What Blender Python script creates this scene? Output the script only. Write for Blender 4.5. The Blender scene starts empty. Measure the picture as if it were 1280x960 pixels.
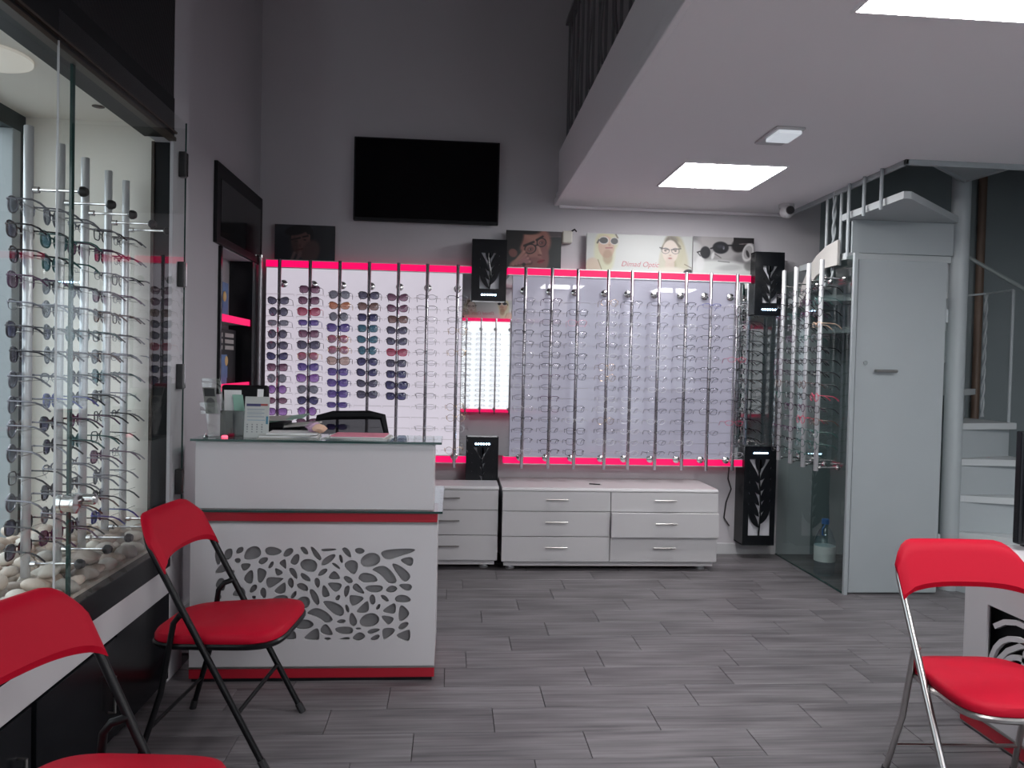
import bpy, bmesh, math, random
from mathutils import Vector, Matrix
import numpy as np

rnd = random.Random(7)
scene = bpy.context.scene
COL = scene.collection

# ------------------------------------------------------------------ camera
yaw, pit, rol = math.radians(4.47), math.radians(1.35), math.radians(1.32)
F = Vector((math.sin(yaw) * math.cos(pit), math.cos(yaw) * math.cos(pit), -math.sin(pit)))
R0 = Vector((math.cos(yaw), -math.sin(yaw), 0))
U0 = R0.cross(F)
U = U0 * math.cos(rol) - R0 * math.sin(rol)
R = R0 * math.cos(rol) + U0 * math.sin(rol)
cam_d = bpy.data.cameras.new('camera')
cam_d.sensor_width = 36.0
cam_d.lens = 27.0
cam_d.clip_start = 0.02
cam = bpy.data.objects.new('camera', cam_d)
COL.objects.link(cam)
cam.matrix_world = Matrix(((R.x, U.x, -F.x, 0), (R.y, U.y, -F.y, 0), (R.z, U.z, -F.z, 1.4), (0, 0, 0, 1)))
scene.camera = cam

# ------------------------------------------------------------------ world, exposure
w = bpy.data.worlds.new('world')
scene.world = w
w.use_nodes = True
w.node_tree.nodes['Background'].inputs['Color'].default_value = (0.80, 0.88, 0.95, 1)
w.node_tree.nodes['Background'].inputs['Strength'].default_value = 2.5
vs = scene.view_settings
vs.view_transform = 'Standard'
vs.look = 'None'
vs.exposure = 0.4
vs.gamma = 1.0
vs.use_curve_mapping = False
try:
    scene.cycles.transparent_max_bounces = 32
    scene.cycles.max_bounces = 10
    scene.cycles.caustics_reflective = False
    scene.cycles.caustics_refractive = False
    scene.cycles.sample_clamp_indirect = 4.0
    scene.cycles.use_denoising = True
except Exception:
    pass
PANEL_W = 24.0      # ceiling light panels
BOX_L, BOX_R = 0.43, 0.165   # lit display panels
LED = 0.8

# ------------------------------------------------------------------ materials
def new_mat(name):
    m = bpy.data.materials.new(name)
    m.use_nodes = True
    nt = m.node_tree
    return m, nt, nt.nodes['Principled BSDF']

def mat(name, col, rough=0.5, metal=0.0, bump=0.0, bscale=60, spec=0.5, coat=0.0, var=0.0, vscale=8):
    m, nt, b = new_mat(name)
    b.inputs['Base Color'].default_value = (*col, 1)
    b.inputs['Roughness'].default_value = rough
    b.inputs['Metallic'].default_value = metal
    b.inputs['Specular IOR Level'].default_value = spec
    b.inputs['Coat Weight'].default_value = coat
    tc = nt.nodes.new('ShaderNodeTexCoord')
    if var:
        n = nt.nodes.new('ShaderNodeTexNoise')
        n.inputs['Scale'].default_value = vscale
        n.inputs['Detail'].default_value = 4
        nt.links.new(tc.outputs['Object'], n.inputs['Vector'])
        mx = nt.nodes.new('ShaderNodeMix')
        mx.data_type = 'RGBA'
        mx.inputs[6].default_value = (*[c * (1 - var) for c in col], 1)
        mx.inputs[7].default_value = (*[min(1, c * (1 + var)) for c in col], 1)
        nt.links.new(n.outputs['Fac'], mx.inputs[0])
        nt.links.new(mx.outputs[2], b.inputs['Base Color'])
    if bump:
        n = nt.nodes.new('ShaderNodeTexNoise')
        n.inputs['Scale'].default_value = bscale
        n.inputs['Detail'].default_value = 3
        nt.links.new(tc.outputs['Object'], n.inputs['Vector'])
        bp = nt.nodes.new('ShaderNodeBump')
        bp.inputs['Strength'].default_value = bump
        bp.inputs['Distance'].default_value = 0.01
        nt.links.new(n.outputs['Fac'], bp.inputs['Height'])
        nt.links.new(bp.outputs['Normal'], b.inputs['Normal'])
    return m

def emit(name, col, strength, rough=0.3, base=(0.6, 0.6, 0.6), coat=0.0):
    m, nt, b = new_mat(name)
    b.inputs['Base Color'].default_value = (*base, 1)
    b.inputs['Roughness'].default_value = rough
    b.inputs['Coat Weight'].default_value = coat
    b.inputs['Coat Roughness'].default_value = 0.02
    b.inputs['Emission Color'].default_value = (*col, 1)
    b.inputs['Emission Strength'].default_value = strength
    return m

def glass(name, tint, refl=1.0, grad=None, base=0.04, rough=0.0, frost=None):
    """thin pane: tinted see-through plus a mirror reflection rising at grazing angles"""
    m, nt, b = new_mat(name)
    nt.nodes.remove(b)
    out = nt.nodes['Material Output']
    tr = nt.nodes.new('ShaderNodeBsdfTransparent')
    tr.inputs['Color'].default_value = (*tint, 1)
    gl = nt.nodes.new('ShaderNodeBsdfGlossy')
    gl.inputs['Roughness'].default_value = rough
    gl.inputs['Color'].default_value = (refl, refl, refl, 1)
    lw = nt.nodes.new('ShaderNodeLayerWeight')
    lw.inputs['Blend'].default_value = 0.5
    pw = nt.nodes.new('ShaderNodeMath'); pw.operation = 'POWER'
    pw.inputs[1].default_value = 5.0
    nt.links.new(lw.outputs['Facing'], pw.inputs[0])
    ma = nt.nodes.new('ShaderNodeMath'); ma.operation = 'MULTIPLY_ADD'
    ma.inputs[1].default_value = 1 - base
    ma.inputs[2].default_value = base
    nt.links.new(pw.outputs[0], ma.inputs[0])
    mx = nt.nodes.new('ShaderNodeMixShader')
    nt.links.new(ma.outputs[0], mx.inputs[0])
    body = tr.outputs[0]
    if grad:                                    # lens tint fading from top to bottom
        tc = nt.nodes.new('ShaderNodeTexCoord')
        sp = nt.nodes.new('ShaderNodeSeparateXYZ')
        nt.links.new(tc.outputs['Generated'], sp.inputs[0])
        cr = nt.nodes.new('ShaderNodeMix'); cr.data_type = 'RGBA'
        cr.inputs[6].default_value = (*grad, 1)
        cr.inputs[7].default_value = (*tint, 1)
        nt.links.new(sp.outputs['Z'], cr.inputs[0])
        nt.links.new(cr.outputs[2], tr.inputs['Color'])
    if frost:                                   # body colour of the lens itself
        df = nt.nodes.new('ShaderNodeBsdfDiffuse')
        df.inputs['Color'].default_value = (*frost[0], 1)
        m2 = nt.nodes.new('ShaderNodeMixShader')
        m2.inputs[0].default_value = frost[1]
        nt.links.new(tr.outputs[0], m2.inputs[1])
        nt.links.new(df.outputs[0], m2.inputs[2])
        body = m2.outputs[0]
    nt.links.new(body, mx.inputs[1])
    nt.links.new(gl.outputs[0], mx.inputs[2])
    nt.links.new(mx.outputs[0], out.inputs['Surface'])
    return m

M = {}
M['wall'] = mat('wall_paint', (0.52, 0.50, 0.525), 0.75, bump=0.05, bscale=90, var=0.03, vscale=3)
M['wall_shade'] = mat('wall_paint_shaded', (0.20, 0.235, 0.245), 0.75, bump=0.05, bscale=90, var=0.03)  # greenish wall paint, with the stairwell shadow darkened into its colour
M['ceil'] = mat('ceiling_paint', (0.90, 0.875, 0.895), 0.8, bump=0.03)
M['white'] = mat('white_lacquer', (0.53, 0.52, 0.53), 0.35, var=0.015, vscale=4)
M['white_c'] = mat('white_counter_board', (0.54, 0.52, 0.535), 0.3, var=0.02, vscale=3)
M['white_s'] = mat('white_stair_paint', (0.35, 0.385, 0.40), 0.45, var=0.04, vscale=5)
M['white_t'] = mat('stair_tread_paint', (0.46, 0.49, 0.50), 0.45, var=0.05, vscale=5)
M['base'] = mat('skirting', (0.5, 0.5, 0.51), 0.5)
M['beige'] = mat('showcase_beige', (0.84, 0.80, 0.73), 0.7, var=0.03)
M['black'] = mat('black_gloss', (0.006, 0.007, 0.009), 0.22, spec=0.3)
M['blackm'] = mat('black_matt', (0.007, 0.0075, 0.009), 0.5, var=0.2, spec=0.25)
M['tv'] = mat('tv_screen', (0.004, 0.004, 0.005), 0.12, spec=0.25)
M['brown'] = mat('dark_wood', (0.05, 0.035, 0.025), 0.5, var=0.3, vscale=14)
M['pipe'] = mat('brown_pipe', (0.13, 0.085, 0.06), 0.5, var=0.25, vscale=9)
M['red'] = mat('red_vinyl', (0.40, 0.004, 0.020), 0.55, bump=0.03, bscale=180, spec=0.12)
M['redb'] = mat('red_band', (0.36, 0.008, 0.022), 0.4)
M['tubeb'] = mat('black_tube', (0.005, 0.005, 0.006), 0.35, spec=0.22)
M['chrome'] = mat('chrome', (0.72, 0.71, 0.70), 0.16, 1.0)
M['tubec'] = mat('chrome_tube', (0.50, 0.48, 0.47), 0.28, 1.0)
M['alu'] = mat('brushed_aluminium', (0.62, 0.63, 0.66), 0.33, 1.0)
M['alud'] = mat('satin_rod', (0.50, 0.48, 0.52), 0.2, 0.9)
M['aluw'] = mat('white_rod', (0.66, 0.67, 0.69), 0.35, 0.55)
M['steel'] = mat('handle_steel', (0.40, 0.39, 0.38), 0.3, 1.0)
M['knob'] = mat('dark_knob', (0.03, 0.03, 0.032), 0.3, 0.3)
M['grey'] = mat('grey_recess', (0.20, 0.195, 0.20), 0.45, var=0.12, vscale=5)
M['backing'] = mat('pale_backing', (0.6, 0.6, 0.64), 0.6)
M['paper'] = mat('paper', (0.72, 0.72, 0.72), 0.7)
M['paperg'] = mat('grey_paper', (0.45, 0.44, 0.42), 0.7, var=0.1)
M['pink'] = mat('pink_folder', (0.70, 0.22, 0.30), 0.6)
M['blue'] = mat('blue_card', (0.10, 0.20, 0.42), 0.5, var=0.3, vscale=20)
M['gold'] = mat('gold_medal', (0.75, 0.50, 0.16), 0.4)
M['green'] = mat('green_leaflet', (0.25, 0.45, 0.36), 0.5)
M['flower1'] = mat('lilac_cloth', (0.55, 0.36, 0.50), 0.8, var=0.2, vscale=30)
M['flower2'] = mat('peach_cloth', (0.78, 0.50, 0.36), 0.8, var=0.2, vscale=30)
M['cap'] = mat('blue_cap', (0.08, 0.2, 0.5), 0.4)
M['plastic'] = mat('cream_plastic', (0.55, 0.53, 0.47), 0.45)
M['mesh'] = mat('chair_mesh', (0.03, 0.03, 0.035), 0.7)
M['facade'] = mat('street_facade', (0.05, 0.09, 0.13), 0.8, var=0.4, vscale=0.8)
M['pavement'] = mat('pavement', (0.33, 0.33, 0.33), 0.85, var=.15, vscale=2)
M['mirror'] = mat('mirror', (0.80, 0.83, 0.84), 0.015, 1.0)
M['niche'] = mat('niche_board', (0.55, 0.53, 0.55), 0.35, 0.1)
M['frameg'] = mat('dark_teal_frame', (0.015, 0.03, 0.033), 0.4)
M['railg'] = mat('grey_rail', (0.24, 0.28, 0.28), 0.4)
M['iron'] = mat('grey_iron', (0.22, 0.22, 0.23), 0.45, 0.4)
M['glass'] = glass('showcase_glass', (0.95, 0.97, 0.96), base=0.03)
M['glassw'] = glass('added_window_glass', (0.62, 0.62, 0.63), base=0.04)
M['glassg'] = glass('green_glass', (0.72, 0.81, 0.79), base=0.06)
M['glasse'] = mat('glass_edge', (0.02, 0.055, 0.05), 0.1)
M['glasst'] = glass('glass_top', (0.75, 0.85, 0.84), base=0.05)
M['acryl'] = glass('acrylic', (0.86, 0.87, 0.87), base=0.06)
M['smoke'] = glass('smoked_acrylic', (0.35, 0.36, 0.36), base=0.06)
M['bottle'] = glass('bottle_plastic', (0.80, 0.90, 0.93), base=0.10)
M['panel'] = emit('light_panel', (1, 0.99, 1.0), PANEL_W)
M['led'] = emit('magenta_led', (1.0, 0.0, 0.125), LED, base=(0.02, 0.0, 0.002), rough=0.6)
M['white_led'] = emit('white_led', (0.45, 0.72, 1.0), 22.0)
M['boxl'] = emit('lit_panel_white', (0.95, 0.88, 1.0), BOX_L, base=(0.28, 0.27, 0.3), rough=0.5)
M['boxr'] = emit('lit_panel_cool', (0.82, 0.79, 1.0), BOX_R, base=(0.22, 0.22, 0.27), rough=0.4, coat=1.0)
M['boxb'] = emit('lit_panel_rear', (0.97, 0.97, 1.0), 0.8)
M['lampc'] = emit('showcase_lamp', (1.0, 0.95, 0.85), 0.22, base=(.6, .58, .54))
M['diff'] = emit('emergency_lens', (0.85, 0.92, 1.0), 0.35)
M['redl'] = emit('red_indicator', (1.0, 0.0, 0.1), 1.0)

def shutter_mat():
    m, nt, b = new_mat('black_mesh_grille')
    b.inputs['Base Color'].default_value = (0.006, 0.006, 0.007, 1)
    b.inputs['Roughness'].default_value = 0.5
    tc = nt.nodes.new('ShaderNodeTexCoord')
    wv = nt.nodes.new('ShaderNodeTexWave')
    wv.inputs['Scale'].default_value = 18
    wv.bands_direction = 'DIAGONAL'
    nt.links.new(tc.outputs['Object'], wv.inputs['Vector'])
    bp = nt.nodes.new('ShaderNodeBump')
    bp.inputs['Strength'].default_value = 0.5
    nt.links.new(wv.outputs['Fac'], bp.inputs['Height'])
    nt.links.new(bp.outputs['Normal'], b.inputs['Normal'])
    return m
M['grille'] = shutter_mat()

def plank_mat():
    m, nt, b = new_mat('grey_laminate')
    N, L = nt.nodes, nt.links
    tc = N.new('ShaderNodeTexCoord')
    oi = N.new('ShaderNodeObjectInfo')
    off = N.new('ShaderNodeVectorMath'); off.operation = 'SCALE'
    cb = N.new('ShaderNodeCombineXYZ')
    L.new(oi.outputs['Random'], cb.inputs[0]); L.new(oi.outputs['Random'], cb.inputs[1])
    L.new(cb.outputs[0], off.inputs[0]); off.inputs['Scale'].default_value = 37
    ad = N.new('ShaderNodeVectorMath'); ad.operation = 'ADD'
    L.new(tc.outputs['Object'], ad.inputs[0]); L.new(off.outputs[0], ad.inputs[1])
    mp = N.new('ShaderNodeMapping'); mp.inputs['Scale'].default_value = (1.7, 44, 1)
    L.new(ad.outputs[0], mp.inputs[0])
    n1 = N.new('ShaderNodeTexNoise'); n1.inputs['Scale'].default_value = 1.2; n1.inputs['Detail'].default_value = 6
    L.new(mp.outputs[0], n1.inputs['Vector'])
    mp2 = N.new('ShaderNodeMapping'); mp2.inputs['Scale'].default_value = (1.3, 7, 1)
    L.new(ad.outputs[0], mp2.inputs[0])
    n2 = N.new('ShaderNodeTexNoise'); n2.inputs['Scale'].default_value = 1.5; n2.inputs['Detail'].default_value = 3
    L.new(mp2.outputs[0], n2.inputs['Vector'])
    sm = N.new('ShaderNodeMath'); sm.operation = 'ADD'
    L.new(n1.outputs['Fac'], sm.inputs[0]); L.new(n2.outputs['Fac'], sm.inputs[1])
    cr = N.new('ShaderNodeValToRGB')
    cr.color_ramp.elements[0].position = 0.36; cr.color_ramp.elements[0].color = (0.070, 0.063, 0.068, 1)
    cr.color_ramp.elements[1].position = 0.62; cr.color_ramp.elements[1].color = (0.190, 0.176, 0.186, 1)
    hf = N.new('ShaderNodeMath'); hf.operation = 'MULTIPLY'; hf.inputs[1].default_value = 0.5
    L.new(sm.outputs[0], hf.inputs[0]); L.new(hf.outputs[0], cr.inputs[0])
    hv = N.new('ShaderNodeHueSaturation')
    mr = N.new('ShaderNodeMapRange'); mr.inputs[3].default_value = 0.94; mr.inputs[4].default_value = 1.06
    L.new(oi.outputs['Random'], mr.inputs[0]); L.new(mr.outputs[0], hv.inputs['Value'])
    L.new(cr.outputs[0], hv.inputs['Color']); L.new(hv.outputs[0], b.inputs['Base Color'])
    b.inputs['Roughness'].default_value = 0.42
    bp = N.new('ShaderNodeBump'); bp.inputs['Strength'].default_value = 0.12; bp.inputs['Distance'].default_value = 0.004
    L.new(n1.outputs['Fac'], bp.inputs['Height']); L.new(bp.outputs['Normal'], b.inputs['Normal'])
    return m
M['plank'] = plank_mat()
M['joint'] = mat('floor_joint', (0.03, 0.028, 0.03), 0.8)

def stone_mat():
    m, nt, b = new_mat('river_stone')
    N, L = nt.nodes, nt.links
    oi = N.new('ShaderNodeObjectInfo')
    cr = N.new('ShaderNodeValToRGB')
    e = cr.color_ramp.elements
    e[0].position = 0; e[0].color = (0.36, 0.33, 0.30, 1)
    e[1].position = 1; e[1].color = (0.62, 0.58, 0.52, 1)
    x = e.new(0.5); x.color = (0.56, 0.44, 0.36, 1)
    L.new(oi.outputs['Random'], cr.inputs[0])
    tc = N.new('ShaderNodeTexCoord')
    n = N.new('ShaderNodeTexNoise'); n.inputs['Scale'].default_value = 25; n.inputs['Detail'].default_value = 5
    L.new(tc.outputs['Object'], n.inputs['Vector'])
    hv = N.new('ShaderNodeHueSaturation')
    mr = N.new('ShaderNodeMapRange'); mr.inputs[3].default_value = 0.75; mr.inputs[4].default_value = 1.2
    L.new(n.outputs['Fac'], mr.inputs[0]); L.new(mr.outputs[0], hv.inputs['Value'])
    L.new(cr.outputs[0], hv.inputs['Color']); L.new(hv.outputs[0], b.inputs['Base Color'])
    b.inputs['Roughness'].default_value = 0.6
    return m
M['stone'] = stone_mat()

def print_mat():
    m, nt, b = new_mat('printed_sheet')
    a = nt.nodes.new('ShaderNodeAttribute'); a.attribute_name = 'ink'
    nt.links.new(a.outputs['Color'], b.inputs['Base Color'])
    b.inputs['Roughness'].default_value = 0.4
    return m
M['print'] = print_mat()

# ------------------------------------------------------------------ mesh helpers
class MB:
    def __init__(s):
        s.v, s.f = [], []
    def add(s, vs_, fs):
        o = len(s.v)
        s.v += [tuple(p) for p in vs_]
        s.f += [tuple(i + o for i in f) for f in fs]
        return s
    def box(s, x0, x1, y0, y1, z0, z1):
        v = [(x, y, z) for x in (x0, x1) for y in (y0, y1) for z in (z0, z1)]
        return s.add(v, [(0, 1, 3, 2), (4, 6, 7, 5), (0, 4, 5, 1), (2, 3, 7, 6), (0, 2, 6, 4), (1, 5, 7, 3)])
    def tube(s, pts, r, n=8, closed=False, caps=True, flat=1.0):
        P = [Vector(p) for p in pts]
        m = len(P)
        rs = r if isinstance(r, (list, tuple)) else [r] * m
        T = []
        for i in range(m):
            a = P[i - 1] if (i > 0 or closed) else P[i]
            c = P[(i + 1) % m] if (i < m - 1 or closed) else P[i]
            d = c - a
            T.append(d.normalized() if d.length > 1e-9 else Vector((0, 0, 1)))
        t = T[0]
        up = Vector((0, 0, 1)) if abs(t.z) < 0.9 else Vector((1, 0, 0))
        nrm = (up - t * up.dot(t)).normalized()
        vs_ = []
        for i in range(m):
            t = T[i]
            nrm = nrm - t * nrm.dot(t)
            nrm = nrm.normalized() if nrm.length > 1e-6 else t.orthogonal().normalized()
            bn = t.cross(nrm)
            for k in range(n):
                a = 2 * math.pi * (k + 0.5) / n
                vs_.append(P[i] + (nrm * math.cos(a) + bn * math.sin(a) * flat) * rs[i])
        fs = []
        for i in range(m if closed else m - 1):
            j = (i + 1) % m
            for k in range(n):
                k2 = (k + 1) % n
                fs.append((i * n + k, i * n + k2, j * n + k2, j * n + k))
        if caps and not closed:
            fs.append(tuple(range(n - 1, -1, -1)))
            fs.append(tuple((m - 1) * n + k for k in range(n)))
        return s.add(vs_, fs)
    def lathe(s, prof, c=(0, 0, 0), n=20, axis='Z'):
        vs_ = []
        for r_, h in prof:
            for k in range(n):
                a = 2 * math.pi * k / n
                p = (r_ * math.cos(a), r_ * math.sin(a), h)
                if axis == 'X': p = (h, p[0], p[1])
                if axis == 'Y': p = (p[1], h, p[0])
                vs_.append((c[0] + p[0], c[1] + p[1], c[2] + p[2]))
        fs = []
        for i in range(len(prof) - 1):
            for k in range(n):
                k2 = (k + 1) % n
                fs.append((i * n + k, i * n + k2, (i + 1) * n + k2, (i + 1) * n + k))
        fs.append(tuple(range(n - 1, -1, -1)))
        fs.append(tuple((len(prof) - 1) * n + k for k in range(n)))
        return s.add(vs_, fs)
    def prism(s, poly, f0, f1):
        """poly: 2D points; f0/f1 map a 2D point to the two 3D end caps"""
        n = len(poly)
        vs_ = [f0(p) for p in poly] + [f1(p) for p in poly]
        fs = [tuple(range(n)), tuple(range(2 * n - 1, n - 1, -1))]
        fs += [(i, i + n, (i + 1) % n + n, (i + 1) % n) for i in range(n)]
        return s.add(vs_, fs)

def origin(p):
    o = Vector((0, 0, 0))
    while p is not None:
        o = o + p.location
        p = p.parent
    return o

def part(name, mb, m, parent=None, bevel=0, smooth=False, seg=2):
    o0 = origin(parent)
    me = bpy.data.meshes.new(name)
    me.from_pydata([(v[0] - o0.x, v[1] - o0.y, v[2] - o0.z) for v in mb.v], [], mb.f)
    bm = bmesh.new(); bm.from_mesh(me)
    bmesh.ops.recalc_face_normals(bm, faces=bm.faces)
    bm.to_mesh(me); bm.free()
    me.materials.append(M[m] if isinstance(m, str) else m)
    if smooth:
        me.polygons.foreach_set('use_smooth', [True] * len(me.polygons))
        try:
            me.set_sharp_from_angle(angle=math.radians(40))
        except Exception:
            pass
    o = bpy.data.objects.new(name, me)
    COL.objects.link(o)
    if parent is not None: o.parent = parent
    if bevel:
        md = o.modifiers.new('edge', 'BEVEL'); md.width = bevel; md.segments = seg; md.limit_method = 'ANGLE'
    return o

def tag(o, label, cat, group=None, kind=None):
    o['label'] = label
    if cat: o['category'] = cat
    if group: o['group'] = group
    if kind: o['kind'] = kind
    return o

def thing(name, label, cat, loc=(0, 0, 0), group=None):
    o = bpy.data.objects.new(name, None)
    o.empty_display_size = 0.05
    COL.objects.link(o)
    o.location = loc
    return tag(o, label, cat, group)

def struct(name, mb, m, bevel=0, label=None):
    o = part(name, mb, m, None, bevel)
    o['kind'] = 'structure'
    if label: o['label'] = label
    return o

def dup(root, loc, rz=0, label=None, group=None):
    r = root.copy(); COL.objects.link(r)
    r.location = loc; r.rotation_euler = (0, 0, rz)
    if label: r['label'] = label
    if group: r['group'] = group
    for ch in KIDS[root.name]:
        c = ch.copy(); COL.objects.link(c); c.parent = r
        for g in KIDS.get(ch.name, ()):
            d = g.copy(); COL.objects.link(d); d.parent = c
    return r
KIDS = {}
def remember(root):
    KIDS[root.name] = list(root.children)
    for c in root.children:
        if c.children: KIDS[c.name] = list(c.children)

def bx(*a):
    return MB().box(*a)

def chaikin(p, it=2):
    for _ in range(it):
        q = []
        for i in range(len(p)):
            a, b = p[i], p[(i + 1) % len(p)]
            q.append((a[0] * .75 + b[0] * .25, a[1] * .75 + b[1] * .25))
            q.append((a[0] * .25 + b[0] * .75, a[1] * .25 + b[1] * .75))
        p = q
    return p

def cut_panel(name, outer, holes, thick, xf, m, parent):
    """flat board with real cut-outs: 2D outline and hole loops, thickness, placed by xf(u, v, w)"""
    cu = bpy.data.curves.new(name, 'CURVE')
    cu.dimensions = '2D'; cu.fill_mode = 'BOTH'; cu.extrude = thick / 2
    for loop in [outer] + holes:
        sp = cu.splines.new('POLY')
        sp.points.add(len(loop) - 1)
        for q, p in zip(sp.points, loop): q.co = (p[0], p[1], 0, 1)
        sp.use_cyclic_u = True
    ob = bpy.data.objects.new(name, cu)
    COL.objects.link(ob)
    dg = bpy.context.evaluated_depsgraph_get()
    me = bpy.data.meshes.new_from_object(ob.evaluated_get(dg))
    bpy.data.objects.remove(ob); bpy.data.curves.remove(cu)
    o0 = origin(parent)
    for v in me.vertices:
        v.co = Vector(xf(v.co.x, v.co.y, v.co.z)) - o0
    me.name = name
    bm = bmesh.new(); bm.from_mesh(me)
    bmesh.ops.remove_doubles(bm, verts=bm.verts, dist=1e-6)
    bmesh.ops.recalc_face_normals(bm, faces=bm.faces)
    bm.to_mesh(me); bm.free()
    me.materials.clear(); me.materials.append(M[m])
    o = bpy.data.objects.new(name, me)
    COL.objects.link(o)
    if parent is not None: o.parent = parent
    return o

ORD = ['first', 'second', 'third', 'fourth', 'fifth', 'sixth', 'seventh', 'eighth', 'ninth', 'tenth', 'eleventh',
       'twelfth', 'thirteenth', 'fourteenth', 'fifteenth', 'sixteenth']

# ------------------------------------------------------------------ shell of the room
D = 5.70            # back wall
XL, XR = -1.41, 4.7
ZM, ZT = 2.6, 5.2   # mezzanine soffit, high ceiling
YB = -0.62
floor = struct('floor', bx(-2.1, XR + .1, YB - .1, D + .1, -0.1, -0.009), 'joint')
pw, pl = 0.2085, 0.647
pm = None
row = 0
y = 1.02
while y < D:
    x = -1.2 - [0.0, 0.42, 0.21, 0.55, 0.33, 0.1][row % 6]
    while x < 4.2:
        if x + pl > -1.25 and not (x > 3.9):
            if pm is None:
                pm = part('plank', bx(0.0012, pl - .0012, 0.0012, pw - .0012, -0.0088, 0.0), 'plank', floor, 0.0012, seg=1)
                pm.location = (x, y, 0)
            else:
                c = pm.copy(); COL.objects.link(c); c.location = (x, y, 0)
        x += pl
    y += pw; row += 1

struct('wall_back', bx(XL - .2, 2.78, D, D + .12, 0, ZT), 'wall')
struct('wall_stairwell', bx(2.78, XR + .1, D, D + .12, 0, ZT), 'wall_shade')  # back wall continued where the shade is painted in
NA, NB, NZ0, NZ1 = 4.735, 5.56, 1.19, 2.08       # niche opening in the left wall
struct('wall_left', MB().box(XL - .15, XL, 3.57, NA, 0, ZT).box(XL - .15, XL, NB, D, 0, ZT).box(XL - .15, XL, NA, NB, 0, NZ0).box(XL - .15, XL, NA, NB, NZ1, ZT)
       .box(XL - .17, XL - .15, NA - .05, NB + .05, NZ0 - .05, NZ1 + .05), 'wall')
struct('wall_right', bx(XR, XR + .12, YB, D, 0, ZT), 'wall_shade')
# rear wall: unseen windows added either side of the display to let in daylight
struct('wall_rear', MB().box(-2.1, XR, YB - .12, YB, 2.5, ZT).box(-.02, 1.75, YB - .12, YB, 0, 2.5).box(-2.1, -.72, YB - .12, YB, 0, 2.5).box(3.9, XR, YB - .12, YB, 0, 2.5), 'wall')
for n_, xa, xb in ((1, -.72, -.02), (2, 1.75, 3.9)):
    wf = struct(f'window_{n_}', MB().box(xa, xb, YB - .09, YB - .03, 0, .06).box(xa, xb, YB - .09, YB - .03, 2.44, 2.5).box(xa, xa + .05, YB - .09, YB - .03, .06, 2.44)
                .box(xb - .05, xb, YB - .09, YB - .03, .06, 2.44), 'blackm')
    part('pane', MB().add([(xa + .05, YB - .06, .06), (xb - .05, YB - .06, .06), (xb - .05, YB - .06, 2.44), (xa + .05, YB - .06, 2.44)], [(0, 1, 2, 3)]), 'glassw', wf)
struct('wall_showcase', bx(-1.32, -1.2, YB, 0.6, 0, 2.41), 'wall')
struct('pillar', MB().box(-1.3, -1.2, 3.388, 3.57, 0, .598).box(-1.2135, -1.2, 3.388, 3.57, .598, 2.335).box(-1.3, -1.2135, 3.505, 3.57, .598, 2.335)
       .box(-1.3, -1.2, 3.388, 3.57, 2.335, ZT), 'wall')
struct('ceiling_upper', bx(-2.1, XR + .1, YB, D, ZT, ZT + .1), 'ceil')
struct('baseboard_back', bx(1.9, 2.5, D - .015, D, 0, 0.085), 'base', .004)
struct('baseboard_left', bx(XL, XL + .015, 3.57, D, 0, 0.085), 'base', .004)
# mezzanine slab with the stair opening at its far corner
XF, XO, YO = 0.757, 2.49, 4.12
slab = MB()
slab.box(XF, XO, YB, D, ZM, 3.0)
slab.box(XO, XR, YB, YO, ZM, 3.0)
struct('ceiling', slab, 'ceil')
struct('trim_1', MB().box(XF - .030, XF, YB, D, ZM - .004, 2.645).box(XF - .016, XF, YB, D, 2.645, 2.69), 'ceil', .006)
struct('trim_2', bx(XF + .01, XO, D - .03, D - .001, ZM - .022, ZM - .001), 'ceil', .004)
struct('trim_3', bx(XO, XO + .02, YO, D - .04, ZM - .03, ZM + .03), 'white_s', .003)
struct('trim_4', bx(XO, 3.9, YO, YO + .02, ZM - .03, ZM + .03), 'white_s', .003)

# street side seen through the showcase
st = struct('exterior', MB().box(-9.2, -9.0, -8, 14, -1, 1.9), 'facade')
struct('street', MB().box(-9.0, -2.1, -8, 14, -.2, -.12).box(-2.1, 9, -8, YB - .12, -.2, -.12), 'pavement')

# ------------------------------------------------------------------ ceiling light panels
def ceiling_panel(x0, y0, label):
    t = thing('ceiling_light', label, 'light', (x0 + .3, y0 + .29, ZM), 'square ceiling light panels')
    part('frame', MB().box(x0 - .012, x0 + .612, y0 - .012, y0, ZM - .01, ZM).box(x0 - .012, x0 + .612, y0 + .58, y0 + .592, ZM - .01, ZM)
         .box(x0 - .012, x0, y0, y0 + .58, ZM - .01, ZM).box(x0 + .6, x0 + .612, y0, y0 + .58, ZM - .01, ZM), 'ceil', t)
    part('diffuser', bx(x0, x0 + .6, y0, y0 + .58, ZM - .008, ZM - .002), 'panel', t)
ceiling_panel(1.315, 4.36, 'glowing square ceiling panel near the wide poster of two women')
ceiling_panel(1.300, 1.885, 'glowing square ceiling panel cut by the top edge, above chrome chair')
ceiling_panel(1.300, -0.50, 'added fill-light ceiling panel out of view behind the camera by the rear wall')  # this and the next two: unseen panels added to brighten the room
ceiling_panel(3.00, 1.885, 'added fill-light ceiling panel out of view over the white desk')
ceiling_panel(3.00, -0.50, 'added fill-light ceiling panel out of view near rear wall, farthest from lit panels')

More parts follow.
